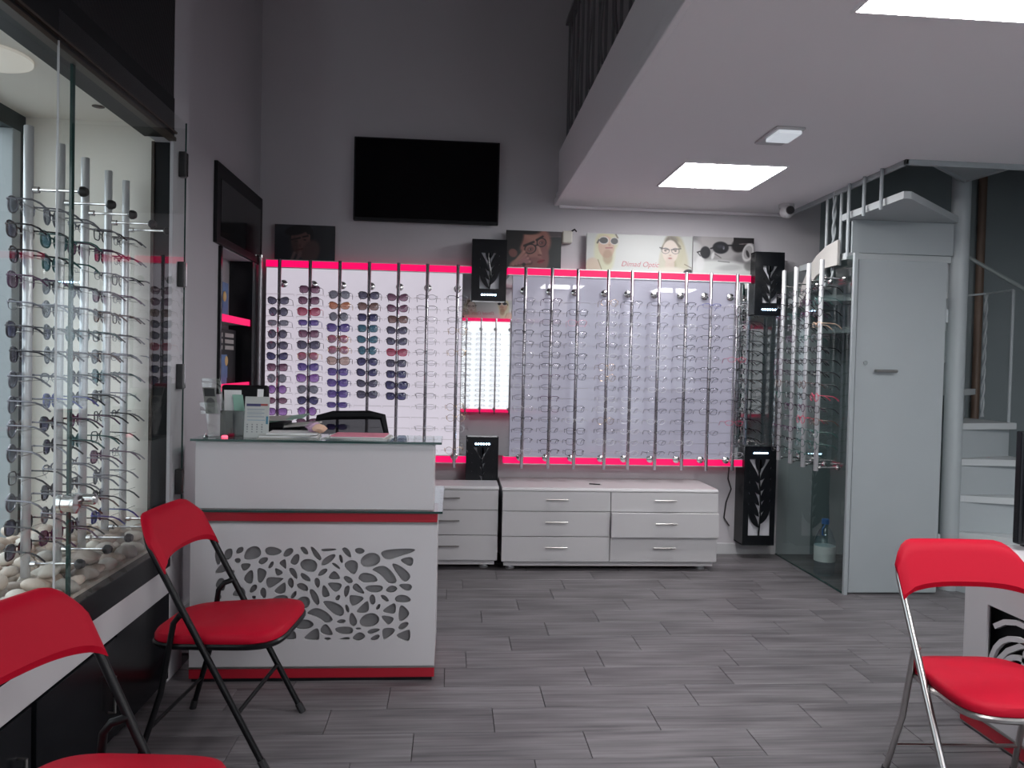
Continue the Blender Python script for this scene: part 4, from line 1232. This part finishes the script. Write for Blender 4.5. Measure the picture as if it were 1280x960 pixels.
# items on the counter ------------------------------------------------
t = thing('brochure_holder', 'tall clear leaning brochure holder at the wall end of the counter', 'brochure holder', (-1.09, CY + .12, TZ))
def slab3(p0, ux, uz, th):
    """thin board from corner p0 spanned by ux and uz, thickness vector th"""
    p0, ux, uz, th = map(Vector, (p0, ux, uz, th))
    c = [p0, p0 + ux, p0 + ux + uz, p0 + uz]
    return MB().add([*c, *[q + th for q in c]], [(0, 1, 2, 3), (7, 6, 5, 4), (0, 4, 5, 1), (1, 5, 6, 2), (2, 6, 7, 3), (3, 7, 4, 0)])
yy = CY + .12
part('back_sheet', slab3((-1.075, yy, TZ), (.085, 0, 0), (-.045, .03, .255), (0, .003, 0)), 'acryl', t)
part('pocket', slab3((-1.098, yy - .035, TZ + .10), (.085, 0, 0), (-.008, .006, .05), (0, .003, 0)), 'acryl', t)
part('foot_plate', slab3((-1.085, yy - .05, TZ), (.095, 0, 0), (0, .09, 0.0), (0, 0, .003)), 'acryl', t)
pp = Paint(30, 40, (.55, .55, .53)); pp.rect(.1, .05, .9, .35, (.12, .12, .13)); pp.ell(.5, .6, .25, .2, (.3, .3, .3)); pp.rect(.2, .75, .8, .95, (.4, .4, .4))
pp.sheet('leaflet', (-1.105, yy + .005, TZ + .215), (.055, 0, 0), (.02, -.018, -.115), t)
t = thing('indicator_light', 'tiny glowing red light on a small clear stand on the counter', 'indicator', (-.985, CY + .05, TZ))
part('base_disc', MB().lathe([(.014, 0), (.014, .006), (.009, .010)], (-.985, CY + .05, TZ), 14), 'redl', t)
part('pin', MB().tube([(-.985, CY + .05, TZ + .01), (-.985, CY + .05, TZ + .03)], .003, 6), 'acryl', t)
t = thing('glass_clamp', 'small chrome clamp at the wall end of the counter glass', 'clamp', (-1.06, CY + .03, TZ))
part('disc', MB().lathe([(.010, 0), (.012, .004), (.006, .012)], (-1.06, CY + .03, TZ), 12), 'chrome', t)
part('stud', MB().lathe([(.004, .012), (.004, .02)], (-1.06, CY + .03, TZ), 8), 'chrome', t)
t = thing('leaflet_rack', 'smoked leaflet rack with green and white leaflets on the counter', 'leaflet rack', (-0.965, CY + .15, TZ))
part('pocket', MB().box(-1.020, -0.900, CY + .10, CY + .104, TZ, TZ + .115).box(-1.020, -1.016, CY + .104, CY + .17, TZ, TZ + .115).box(-0.904, -0.900, CY + .104, CY + .17, TZ, TZ + .115)
     .box(-1.020, -0.900, CY + .104, CY + .17, TZ, TZ + .003), 'smoke', t)
part('divider', bx(-0.965, -0.962, CY + .104, CY + .17, TZ + .003, TZ + .10), 'smoke', t)
part('white_leaflet', slab3((-1.010, CY + .135, TZ + .004), (.075, 0, 0), (-.01, .02, .20), (0, .004, 0)), 'paper', t)
part('green_leaflet', slab3((-0.950, CY + .12, TZ + .004), (.045, 0, 0), (-.03, .02, .18), (0, .004, 0)), 'green', t)
t = thing('price_card', 'white printed card stand with a blue and red stripe on the counter', 'card', (-.81, CY + .07, TZ))
p = Paint(56, 80, (.80, .81, .80))
p.rect(.06, .17, .65, .235, (.22, .20, .42)); p.rect(.65, .165, .93, .22, (.65, .25, .25))
for q in range(5): p.rect(.10, .30 + .045 * q, .80 - .1 * (q % 2), .318 + .045 * q, (.62, .66, .70))
p.rect(.12, .56, .85, .575, (.4, .6, .72)); p.rect(.88, .48, .97, .66, (.25, .50, .60))
for q in range(4):
    for a in range(4): p.rect(.10 + .2 * a, .66 + .06 * q, .16 + .2 * a, .69 + .06 * q, (.5, .5, .52))
ca = part('card', slab3((-.905, CY + .055, TZ), (.105, 0, 0), (0, .02, .180), (0, .003, 0)), 'paper', t)
p.sheet('print', (-.905, CY + .0735, TZ + .180), (.105, 0, 0), (0, -.020, -.180), t)
part('strut', slab3((-.86, CY + .085, TZ), (0, .05, 0), (0, -.012, .14), (.003, 0, 0)), 'paper', t)
part('tab', slab3((-.855, CY + .077, TZ + .178), (.026, 0, 0), (0, .004, .035), (0, .002, 0)), 'paper', t)
# monitor behind the counter
t = thing('computer_monitor', 'dark computer monitor turned away behind the card stand', 'monitor', (-.92, CY + .48, .755))
part('shell', bx(-1.135, -.905, CY + .50, CY + .53, .88, 1.275), 'blackm', t, .02, seg=3)
part('screen', bx(-1.12, -.92, CY + .53, CY + .533, .90, 1.26), 'tv', t)
part('neck', bx(-1.05, -1.0, CY + .534, CY + .60, .765, .9), 'blackm', t)
part('stand_foot', bx(-1.10, -.98, CY + .575, CY + .66, .7555, .766), 'blackm', t, .004)
# papers
def pile(label, x0, x1, y0, y1, n, th, m, name='paper_pile', tilt=.0):
    t = thing(name, label, 'papers', ((x0 + x1) / 2, (y0 + y1) / 2, TZ))
    for q in range(n):
        a = rnd.uniform(-.12, .12)
        ca_, sa_ = math.cos(a), math.sin(a)
        cx, cy_ = (x0 + x1) / 2 + rnd.uniform(-.01, .01), (y0 + y1) / 2
        hx, hy = (x1 - x0) / 2 * (1 - .06 * q), (y1 - y0) / 2
        poly = [(cx + ca_ * a_ * hx - sa_ * b_ * hy, cy_ + sa_ * a_ * hx + ca_ * b_ * hy) for a_, b_ in ((-1, -1), (1, -1), (1, 1), (-1, 1))]
        z0 = TZ + q * th
        part('sheet', MB().prism(poly, lambda p_: (p_[0], p_[1], z0), lambda p_: (p_[0], p_[1], z0 + th * .9)), m[q % len(m)], t)
    return t
pile('pile of grey magazines on the counter beside the card stand', -.84, -.58, CY + .03, CY + .20, 4, .006, ['paperg', 'paper'])
pile('pink folder lying on loose papers on the counter', -.56, -.27, CY + .04, CY + .22, 4, .004, ['paper', 'paperg', 'paper', 'pink'], 'pink_folder')
t = thing('document_tray', 'black document tray with papers behind the counter glass', 'tray', (-.66, CY + .42, .755))
part('tray', MB().box(-.93, -.72, CY + .36, CY + .56, .7555, 1.075).box(-.93, -.80, CY + .36, CY + .56, 1.075, 1.10), 'blackm', t, .004)
part('paper', slab3((-.92, CY + .365, 1.108), (.16, 0, .006), (0, .18, .01), (0, 0, .003)), 'paperg', t)
part('green_sheet', slab3((-.88, CY + .37, 1.100), (.17, 0, .026), (0, .18, .01), (0, 0, .003)), 'green', t)
part('paper', slab3((-.80, CY + .365, 1.079), (.15, 0, .012), (0, .18, .0), (0, 0, .010)), 'paperg', t)
t = thing('cloth_flower', 'crumpled lilac and peach cloth on the counter papers', 'cloth', (-.60, CY + .10, TZ + .024))
def blob(cx, cy_, cz, r_, sd, sq=.6):
    r2 = random.Random(sd); bm = bmesh.new()
    bmesh.ops.create_icosphere(bm, subdivisions=2, radius=1)
    ph = [r2.uniform(0, 6) for _ in range(3)]
    vs_ = []
    for v in bm.verts:
        k = 1 + .22 * math.sin(5 * v.co.x + ph[0]) * math.sin(5 * v.co.y + ph[1]) + .12 * math.sin(7 * v.co.z + ph[2])
        vs_.append((cx + v.co.x * r_ * k * 1.3, cy_ + v.co.y * r_ * k, cz + v.co.z * r_ * k * sq))
    fs = [[v.index for v in f.verts] for f in bm.faces]
    bm.free()
    return MB().add(vs_, fs)
part('lilac_fold', blob(-.615, CY + .12, TZ + .046, .027, 3, .8), 'flower1', t, smooth=True)
part('peach_fold', blob(-.585, CY + .10, TZ + .042, .026, 4, .7), 'flower2', t, smooth=True)

# office chair behind the counter
t = thing('office_chair', 'black mesh-back office chair behind the counter', 'chair', (-.56, 4.45, 0))
cx, cy_ = -.56, 4.36
fr = [(-.185, .70), (-.195, 1.00), (-.175, 1.085), (-.10, 1.10), (.10, 1.105), (.175, 1.095), (.195, 1.01), (.185, .70)]
part('back_frame', MB().tube([(cx + a, cy_ + .02 * (1 - (a / .2) ** 2), b) for a, b in fr], [.016, .016, .022, .026, .026, .022, .016, .016], 8, closed=True), 'blackm', t, smooth=True)
part('back_mesh', MB().prism([(-.18, .70), (.18, .70), (.185, 1.0), (.165, 1.08), (-.165, 1.08), (-.185, 1.0)], lambda q: (cx + q[0], cy_ + .014, q[1]), lambda q: (cx + q[0], cy_ + .02, q[1])), 'smoke', t)
part('back_support', MB().tube([(cx, cy_ + .0, .98), (cx, cy_ - .03, .7), (cx, cy_ + .0, .50), (cx, cy_ + .15, .44)], .02, 8), 'blackm', t, smooth=True)
part('seat', bx(cx - .23, cx + .23, cy_ + .03, cy_ + .48, .44, .50), 'mesh', t, .03, seg=3)
part('gas_stem', MB().lathe([(.025, .10), (.025, .44)], (cx, cy_ + .25, 0), 12), 'blackm', t, smooth=True)
for q in range(5):
    a = q * 2 * math.pi / 5 + .3
    lg = part('leg', MB().tube([(cx, cy_ + .25, .11), (cx + .27 * math.cos(a), cy_ + .25 + .27 * math.sin(a), .075)], [.022, .014], 8), 'blackm', t)
    part('caster', MB().lathe([(.028, -.018), (.03, -.012), (.03, .012), (.028, .018)], (cx + .27 * math.cos(a), cy_ + .25 + .27 * math.sin(a), .031), 12, 'Y'), 'blackm', lg)

# ------------------------------------------------------------------ folding chairs
def seat_outline(n=44):
    """rounded trapezoid, front (+Y) wider"""
    out = []
    for i in range(n):
        a = 2 * math.pi * i / n
        c, s_ = math.cos(a), math.sin(a)
        y_ = .236 * math.copysign(abs(s_) ** (2 / 4.5), s_)
        hw = .186 + .042 * (y_ + .236) / .472
        x_ = hw * math.copysign(abs(c) ** (2 / 4.5), c)
        out.append((x_, y_))
    return out
def fold_chair(name, label, tube_m, loc, rz, tall=1.0):
    """local frame: +Y is the sitter's forward direction"""
    t = thing(name, label, 'chair')
    yf = lambda z: .215 - .455 * z / .84
    hw = .222
    # main frame: front feet up to the rounded top and down again
    pts = [(-hw, yf(.012), .012), (-hw, yf(.35), .35), (-hw, yf(.70), .70)]
    for a in range(0, 91, 15):
        r_ = .095
        an = math.radians(a)
        z = .733 + r_ * math.sin(an)
        pts.append((-hw + r_ * (1 - math.cos(an)), yf(z), z))
    mid = [(x, yf(.828) - .016 * (1 - (x / .13) ** 2), .828) for x in (-.08, 0, .08)]
    pts = pts + mid + [(-x, y_, z) for x, y_, z in pts[::-1]]
    part('frame', MB().tube(pts, .0115, 10), tube_m, t, smooth=True)
    for sg in (-1, 1):
        part('foot_cap', MB().tube([(sg * hw, yf(0), 0), (sg * hw, yf(.035), .035)], .0145, 10), 'knob', t)
    part('brace', MB().tube([(-hw, yf(.19), .19), (hw, yf(.19), .19)], .008, 8), tube_m, t, smooth=True)
    # rear legs swing from the frame sides
    for sg in (-1, 1):
        xo = sg * (hw - .024)
        lg = part('leg', MB().tube([(sg * (hw - .002), yf(.525), .525), (xo, yf(.525) - .028, .518), (xo, yf(.525) - .05, .49), (xo + sg * .012, -.155, .25), (xo + sg * .030, -.225, .012)], .0105, 10), tube_m, t, smooth=True)
        part('foot_cap', MB().tube([(xo + sg * .030, -.2285, 0), (xo + sg * .029, -.219, .035)], .0135, 10), 'knob', lg)
    part('rear_brace', MB().tube([(-hw + .005, -.190, .13), (hw - .005, -.190, .13)], .007, 8), tube_m, t, smooth=True)
    # seat pad: crowned top, rounded edge
    o = seat_outline()
    n = len(o)
    cy0 = .008
    rings = [(.97, -.012), (1.0, -.004), (1.0, .010), (.975, .021), (.90, .028), (.6, .031), (.25, .032)]
    vs_, fs = [], []
    for k, dz in rings:
        for x, y_ in o:
            z = .432 + dz + .02 * (y_ + .2) / .43
            vs_.append((x * k, cy0 + y_ * k, z - .012))
    for r_ in range(len(rings) - 1):
        for i in range(n):
            i2 = (i + 1) % n
            fs.append((r_ * n + i, r_ * n + i2, (r_ + 1) * n + i2, (r_ + 1) * n + i))
    fs.append(tuple(range(n - 1, -1, -1))); fs.append(tuple((len(rings) - 1) * n + i for i in range(n)))
    part('seat', MB().add(vs_, fs), 'red', t, smooth=True)
    part('seat_frame', MB().tube([(x * .985, cy0 + y_ * .985, .403 + .02 * (y_ + .2) / .43) for x, y_ in o], .0105, 8, closed=True)
         .tube([(-.19, cy0 - .05, .418), (-hw, yf(.43), .43)], .007, 6).tube([(.19, cy0 - .05, .418), (hw, yf(.43), .43)], .007, 6), tube_m, t, smooth=True)
    # backrest pad
    nu, nv = 22, 8
    def bp(u, v):
        x = u * .230
        e = abs(u)
        zt = .856 - .082 * max(0, (e - .6) / .4) ** 2.4
        zb = .708 - .030 * e ** 3 - .010 * max(0, (e - .85) / .15) ** 1.5
        z = zb + (zt - zb) * v
        return x, yf(z) - .018 * (1 - u * u), z
    vs_, fs = [], []
    for off, sg in ((.030, 1), (.002, -1)):
        for j in range(nv + 1):
            for i in range(nu + 1):
                u, v = -1 + 2 * i / nu, j / nv
                x, y_, z = bp(u, v)
                edge = min(1, 4.5 * min(v, 1 - v) + .48, (1 - abs(u)) * 8 + .48)
                vs_.append((x, y_ + off * (edge if sg > 0 else 1), z))
    st_ = (nu + 1) * (nv + 1)
    for j in range(nv):
        for i in range(nu):
            a = j * (nu + 1) + i
            fs.append((a, a + 1, a + nu + 2, a + nu + 1))
            fs.append((st_ + a, st_ + a + nu + 1, st_ + a + nu + 2, st_ + a + 1))
    rim = [i for i in range(nu + 1)] + [(j + 1) * (nu + 1) - 1 for j in range(1, nv + 1)] + [nv * (nu + 1) + i for i in range(nu - 1, -1, -1)] + [j * (nu + 1) for j in range(nv - 1, 0, -1)]
    for k in range(len(rim)):
        a, b = rim[k], rim[(k + 1) % len(rim)]
        fs.append((a, b, b + st_, a + st_))
    part('backrest', MB().add(vs_, fs), 'red', t, smooth=True)
    t.location = loc; t.rotation_euler = (0, 0, rz); t.scale = (1, 1, tall)
    return t
H = math.pi / 2
fold_chair('folding_chair', 'red vinyl folding chair with black tube frame in front of counter', 'tubeb', (-.80, 2.885, 0), -H - math.radians(5))
fold_chair('folding_chair', 'red vinyl folding chair with black tube frame, cut by the lower picture edge', 'tubeb', (-.765, 1.70, 0), -H - math.radians(15), .985)
fold_chair('folding_chair', 'red vinyl folding chair with chrome tube frame beside the white desk', 'tubec', (1.752, 2.305, 0), math.pi - math.radians(3), .965)

# ------------------------------------------------------------------ white desk at the right edge
DX, DY0, DY1, DZ = 2.085, 1.75, 2.93, .72
t = thing('white_desk', 'low white desk with swirl cut-outs and red base band behind chrome chair', 'desk', (DX + .3, 2.3, 0))
wy0, wy1, wz0, wz1 = 2.02, 2.80, .14, .52
holes = []
cut_panel('side_panel', [(DY0, .07), (DY1, .07), (DY1, DZ - .03), (DY0, DZ - .03)], [[(wy0, wz0), (wy0, wz1), (wy1, wz1), (wy1, wz0)]], .018,
          lambda u, v, w_: (DX + .009 + w_, u, v), 'white_c', t)
part('dark_recess', bx(DX + .05, DX + .055, DY0 + .05, DY1 - .05, .1, DZ - .06), 'blackm', t)
def arc_band(cy_, cz, r_, th, a0, a1):
    pts_o, pts_i = [], []
    n = 22
    for i in range(n + 1):
        a = a0 + (a1 - a0) * i / n
        pts_o.append((cy_ + r_ * math.cos(a), cz + r_ * math.sin(a))); pts_i.append((cy_ + (r_ - th) * math.cos(a), cz + (r_ - th) * math.sin(a)))
    m_ = MB()
    for i in range(n):
        quad = [pts_o[i], pts_o[i + 1], pts_i[i + 1], pts_i[i]]
        if all(wy0 - .004 <= q[0] <= wy1 + .004 and wz0 - .004 <= q[1] <= wz1 + .004 for q in quad):
            m_.prism(quad, lambda q: (DX + .002, q[0], q[1]), lambda q: (DX + .016, q[0], q[1]))
    return m_
for cy_, cz, r_ in ((2.62, .28, .17), (2.62, .28, .105), (2.62, .28, .23), (2.40, .34, .22), (2.40, .34, .14), (2.20, .24, .17), (2.20, .24, .10), (2.5, .16, .30), (2.72, .2, .12)):
    m_ = arc_band(cy_, cz, r_, .020, 0, 2 * math.pi)
    if m_.v: part('swirl_band', m_, 'white_c', t)
part('body', MB().box(DX + .06, DX + .62, DY0, DY0 + .018, .07, DZ - .03).box(DX + .06, DX + .62, DY1 - .018, DY1, .07, DZ - .03).box(DX + .018, DX + .06, DY1 - .018, DY1, .07, DZ - .03)
     .box(DX + .018, DX + .06, DY0, DY0 + .018, .07, DZ - .03), 'white_c', t)
part('desk_top', bx(DX - .01, DX + .64, DY0 - .01, DY1 + .01, DZ - .03, DZ), 'white_c', t, .003)
part('base_band', bx(DX - .004, DX + .62, DY0, DY1, .014, .062), 'redb', t, .002)
part('metal_strip', bx(DX - .006, DX + .622, DY0 - .002, DY1 + .002, .062, .070), 'steel', t)
part('plinth', bx(DX + .006, DX + .61, DY0 + .01, DY1 - .01, 0, .014), 'steel', t)
t = thing('computer_monitor', 'black computer monitor standing on the white desk at the edge', 'monitor', (2.46, 2.85, DZ))
part('shell', bx(2.225, 2.74, 2.83, 2.865, .745, 1.19), 'black', t, .006)
part('screen', bx(2.24, 2.725, 2.827, 2.8305, .76, 1.175), 'tv', t)
part('neck', bx(2.41, 2.47, 2.845, 2.875, DZ + .012, .90), 'black', t)
part('stand_foot', bx(2.30, 2.58, 2.76, 2.92, DZ + .0005, DZ + .012), 'black', t, .004)

# ------------------------------------------------------------------ storage under the stairs
t = thing('glass_partition', 'green-tinted glass partition closing the storage under stairs', 'glass partition', (XG, 5.2, 0))
gp = part('glass_panel', MB().add([(XG + .005, 4.665, .006), (XG + .005, D - .01, .006), (XG + .005, D - .01, 2.15), (XG + .005, 4.665, 2.15)], [(0, 1, 2, 3)]), 'glassg', t)
part('front_post', bx(XG - .004, XG + .022, 4.645, 4.668, 0, 2.16), 'white_s', t, .002)
part('glass_edge', bx(XG + .0, XG + .01, 4.668, 4.676, .006, 2.15), 'glasse', t)
part('floor_seal', bx(XG, XG + .012, 4.67, D - .01, 0, .008), 'glasse', t)
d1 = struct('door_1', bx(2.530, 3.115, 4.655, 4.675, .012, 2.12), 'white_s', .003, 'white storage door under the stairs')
part('handle', MB().tube([(2.645, 4.62, 1.422), (2.785, 4.62, 1.422)], .009, 10).box(2.655, 2.667, 4.62, 4.655, 1.414, 1.430).box(2.763, 2.775, 4.62, 4.655, 1.414, 1.430), 'steel', d1, smooth=True)
part('lock', MB().lathe([(.014, -.008), (.012, 0)], (2.592, 4.655, 1.47), 14, 'Y'), 'chrome', d1)
for z in (1.78, .35):
    part('hinge', MB().lathe([(.008, z - .04), (.008, z + .04)], (3.119, 4.651, 0), 10), 'white_s', d1)

# water bottle behind the glass
t = thing('water_bottle', 'large clear water bottle with blue cap behind the glass partition', 'bottle', (2.605, 5.12, 0))
bxy = (2.605, 5.12, 0)
part('body', MB().lathe([(.06, .002), (.07, .01), (.07, .12), (.067, .14), (.07, .16), (.07, .24), (.05, .30), (.024, .335), (.022, .36)], bxy, 24), 'bottle', t, smooth=True)
part('label', MB().lathe([(.0715, .10), (.0715, .205)], bxy, 24), 'paper', t, smooth=True)
part('cap', MB().lathe([(.026, .355), (.027, .36), (.027, .385), (.022, .39)], bxy, 18), 'cap', t, smooth=True)
part('handle', MB().tube([(2.585, 5.09, .35), (2.56, 5.07, .33), (2.56, 5.07, .29), (2.585, 5.09, .28)], .005, 6), 'cap', t)

# ------------------------------------------------------------------ spiral staircase
PX, PY = 3.275, 4.78
ST = thing('spiral_staircase', 'white painted spiral staircase winding around a pole behind storage door', 'staircase', (PX, PY, 0))
part('pole', MB().lathe([(.056, 0), (.056, 3.0)], (PX, PY, 0), 20), 'white_s', ST, smooth=True)
BXR = (2.50, 3.84, 4.145, 5.60)
def reach(th):
    c, s_ = math.cos(th), math.sin(th)
    k = 9
    if c > 1e-6: k = min(k, (BXR[1] - PX) / c)
    if c < -1e-6: k = min(k, (BXR[0] - PX) / c)
    if s_ > 1e-6: k = min(k, (BXR[3] - PY) / s_)
    if s_ < -1e-6: k = min(k, (BXR[2] - PY) / s_)
    return k
def wedge(a0, a1):
    n = 6
    pts = []
    for i in range(n + 1):
        a = math.radians(a0 + (a1 - a0) * i / n)
        k = reach(a)
        pts.append((PX + k * math.cos(a), PY + k * math.sin(a)))
    # keep the shaft corners square
    for cxn, cyn in ((BXR[0], BXR[2]), (BXR[0], BXR[3]), (BXR[1], BXR[2]), (BXR[1], BXR[3])):
        an = math.degrees(math.atan2(cyn - PY, cxn - PX))
        for base in (-360, 0, 360):
            if a0 < an + base < a1:
                idx = int((an + base - a0) / (a1 - a0) * n) + 1
                pts.insert(idx, (cxn, cyn))
                break
    inner = []
    for i in range(3):
        a = math.radians(a1 + (a0 - a1) * i / 2)
        inner.append((PX + .045 * math.cos(a), PY + .045 * math.sin(a)))
    return pts + inner
STEPS = [(-62, .155), (-36, .385), (-15, .622), (1, .858), (20, 1.09), (50, 1.31), (76, 1.53), (100, 1.74), (122, 1.95), (144, 2.175), (180, 2.43)]
for i, (a0, z) in enumerate(STEPS):
    a1 = STEPS[i + 1][0] if i + 1 < len(STEPS) else 219
    zl = STEPS[i - 1][1] if i else 0.0
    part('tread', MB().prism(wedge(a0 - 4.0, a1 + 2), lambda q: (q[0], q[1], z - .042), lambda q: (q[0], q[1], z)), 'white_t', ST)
    th = math.radians(a0 + .6)
    k = reach(th) - .02
    c, s_ = math.cos(th), math.sin(th)
    p0 = (PX + .05 * c, PY + .05 * s_); p1 = (PX + k * c, PY + k * s_)
    nx, ny = -s_ * .012, c * .012
    if i < 10 and zl + .002 < z - .044:
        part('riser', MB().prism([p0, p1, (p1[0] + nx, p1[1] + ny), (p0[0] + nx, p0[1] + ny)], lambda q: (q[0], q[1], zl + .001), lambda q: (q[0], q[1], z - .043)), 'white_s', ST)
# riser between the last two treads over the door
part('riser', bx(2.535, 3.215, 4.755, 4.77, 2.177, 2.386), 'white_s', ST)
part('landing', MB().prism([(2.52, 4.143), (3.33, 4.143), (PX, PY)], lambda q: (q[0], q[1], 2.655), lambda q: (q[0], q[1], 2.70)), 'white_s', ST)
part('landing_edge', MB().tube([(2.52, 4.15, 2.655), (PX - .02, PY - .06, 2.655), (3.33, 4.15, 2.655)], .014, 6), 'white_s', ST)
def twisted(x, y, z0, z1, r_=.013):
    m_ = MB()
    n = int((z1 - z0) / .02)
    for ph in (0, math.pi):
        m_.tube([(x + r_ * .6 * math.cos(ph + i * .55), y + r_ * .6 * math.sin(ph + i * .55), z0 + (z1 - z0) * i / n) for i in range(n + 1)], r_ * .6, 6)
    return m_
def bar(x, y, z0, z1, r_=.010):
    return MB().tube([(x, y, z0), (x, y, z1)], r_, 8)
for y_ in (4.70, 4.52, 4.33):
    part('baluster', bar(2.475, y_, 2.36 if y_ < 4.65 else 2.14, 2.98), 'white_s', ST, smooth=True)
part('baluster', twisted(2.50, 4.93, 2.02, 2.98), 'white_s', ST, smooth=True)
part('baluster', bar(2.50, 5.03, 1.98, 2.98), 'white_s', ST, smooth=True)
part('baluster', bar(2.50, 4.84, 2.1, 2.98), 'white_s', ST, smooth=True)
# curved stringer wrapping down behind the glass
cs = MB()
prof = [(4.80, 2.262, 2.10), (4.95, 2.245, 2.10), (5.09, 2.20, 2.06), (5.20, 2.13, 1.99), (5.29, 2.03, 1.90), (5.34, 1.93, 1.86)]
vs_, fs = [], []
for y_, za, zb in prof:
    vs_ += [(2.462, y_, zb), (2.478, y_, zb), (2.478, y_, za), (2.462, y_, za)]
for i in range(len(prof) - 1):
    for k in range(4):
        fs.append((i * 4 + k, i * 4 + (k + 1) % 4, (i + 1) * 4 + (k + 1) % 4, (i + 1) * 4 + k))
fs += [(3, 2, 1, 0), tuple(len(vs_) - 4 + k for k in range(4))]
part('curved_soffit', cs.add(vs_, fs), 'paperg', ST)
# outer rail on the visible side
part('baluster', twisted(3.835, 5.28, 1.11, 2.00), 'white_s', ST, smooth=True)
part('baluster', bar(3.825, 5.0, 1.09, 2.00, .011), 'white_s', ST, smooth=True)
part('handrail', MB().tube([(3.58, 5.33, 2.33), (3.64, 5.25, 2.266), (3.82, 4.9, 1.998), (3.84, 4.5, 1.72), (3.84, 4.2, 1.52)], .014, 8), 'railg', ST, smooth=True)
part('mid_rail', MB().tube([(3.62, 5.30, 1.975), (3.835, 5.28, 2.0), (3.825, 5.0, 2.0)], .008, 6), 'white_s', ST, smooth=True)
tag(part('drain_pipe', MB().lathe([(.03, 0), (.03, 3.0)], (4.05, D - .04, 0), 14), 'pipe', None, smooth=True), 'brown vertical pipe on the dark wall behind the stairs', 'pipe')

# ------------------------------------------------------------------ small ceiling fittings
t = thing('emergency_light', 'white emergency light unit mounted under the mezzanine ceiling', 'light', (1.62, 3.80, ZM))
part('base_plate', bx(1.55, 1.70, 3.66, 3.94, ZM - .014, ZM), 'white', t, .008)
part('lens_cover', bx(1.565, 1.685, 3.67, 3.83, ZM - .034, ZM - .014), 'diff', t, .006)
t = thing('security_camera', 'small white dome security camera at the ceiling corner by stairs', 'camera', (2.36, 5.36, ZM))
part('mount', MB().lathe([(.05, -.03), (.055, -.02), (.055, 0)], (2.36, 5.36, ZM), 20), 'white', t, smooth=True)
hd = part('ball', MB().lathe([(.0, -.052), (.03, -.042), (.045, -.018), (.05, .01), (.042, .04), (.02, .05)], (2.355, 5.33, ZM - .055), 18, 'Y'), 'white', t, smooth=True)
part('lens', MB().lathe([(.026, -.058), (.03, -.05), (.03, -.03)], (2.355, 5.33, ZM - .055), 16, 'Y'), 'knob', hd, smooth=True)

# ------------------------------------------------------------------ mezzanine railing
t = thing('mezzanine_railing', 'dark wrought iron railing with scrolls along the mezzanine edge', 'railing', (XF + .06, 3.2, 3.0))
xr = XF + .05
part('bottom_rail', bx(xr - .012, xr + .012, .6, D - .01, 3.05, 3.07), 'iron', t)
part('handrail', bx(xr - .025, xr + .025, .6, D - .01, 3.92, 3.95), 'iron', t)
y = D - .06
i = 0
while y > 1.0:
    part('baluster', bx(xr - .008, xr + .008, y - .008, y + .008, 3.0, 3.92), 'iron', t)
    if i % 2 == 0:
        sc = []
        for k in range(25):
            s_ = k / 24
            a = 2 * math.pi * s_
            sc.append((xr, y - .11 + .07 * math.sin(a), 3.12 + .75 * s_))
        part('scroll', MB().tube(sc, .008, 6), 'iron', t)
    y -= .20
    i += 1

# ------------------------------------------------------------------ rear wall display seen in the mirrors
t = thing('lit_panel', 'backlit display on the rear wall, seen only in the mirror', 'display panel', (.7, YB, .7))
RB = -.45
part('carcass', bx(.08, 1.62, YB, RB - .005, ZB0 + .04, ZB1 - .04), 'white', t)
part('lit_face', bx(.082, 1.618, RB - .004, RB, ZB0 + .045, ZB1 - .045), 'boxb', t)
for z0, z1 in ((ZB1 - .042, ZB1 + .006), (ZB0 - .006, ZB0 + .042)):
    part('led_strip', bx(.08, 1.62, RB - .07, RB + .012, z0, z1), 'led', t)
for i, x in enumerate((.20, .42, .64, .86, 1.08, 1.30)):
    dup(panel_rod, (x, RB + .14, 0), math.pi, f'silver rod on the rear display, {ORD[i]} from its camera end', 'rods on the rear display')
    if i < 3:
        for j in range(15):
            s_, f_, h_ = EYE_STYLES[rnd.choice((0, 1, 2, 4, 5))]
            eyewear('eyeglasses', s_, f_, 'clear', (x, RB + .168, PEGZ[j] + .004), math.pi, f'{fword(f_)} {SWORD[s_]} eyeglasses on rear display, {ORD[j]} from top, {ORD[i]} rod', 'eyeglasses on the rear display', h_)
pw_ = women()
t = thing('poster', 'white poster of two women above the rear display, seen in mirror', 'poster', (.5, RB - .06, ZP))
part('board', bx(.1, .9, RB - .075, RB - .055, ZP, 2.392), 'paper', t)
pw_.sheet('print', (.9, RB - .0535, 2.392), (-.8, 0, 0), (0, 0, ZP - 2.392), t)
shop_name(t, .62, RB - .0525, ZP + .052, .066, -1)
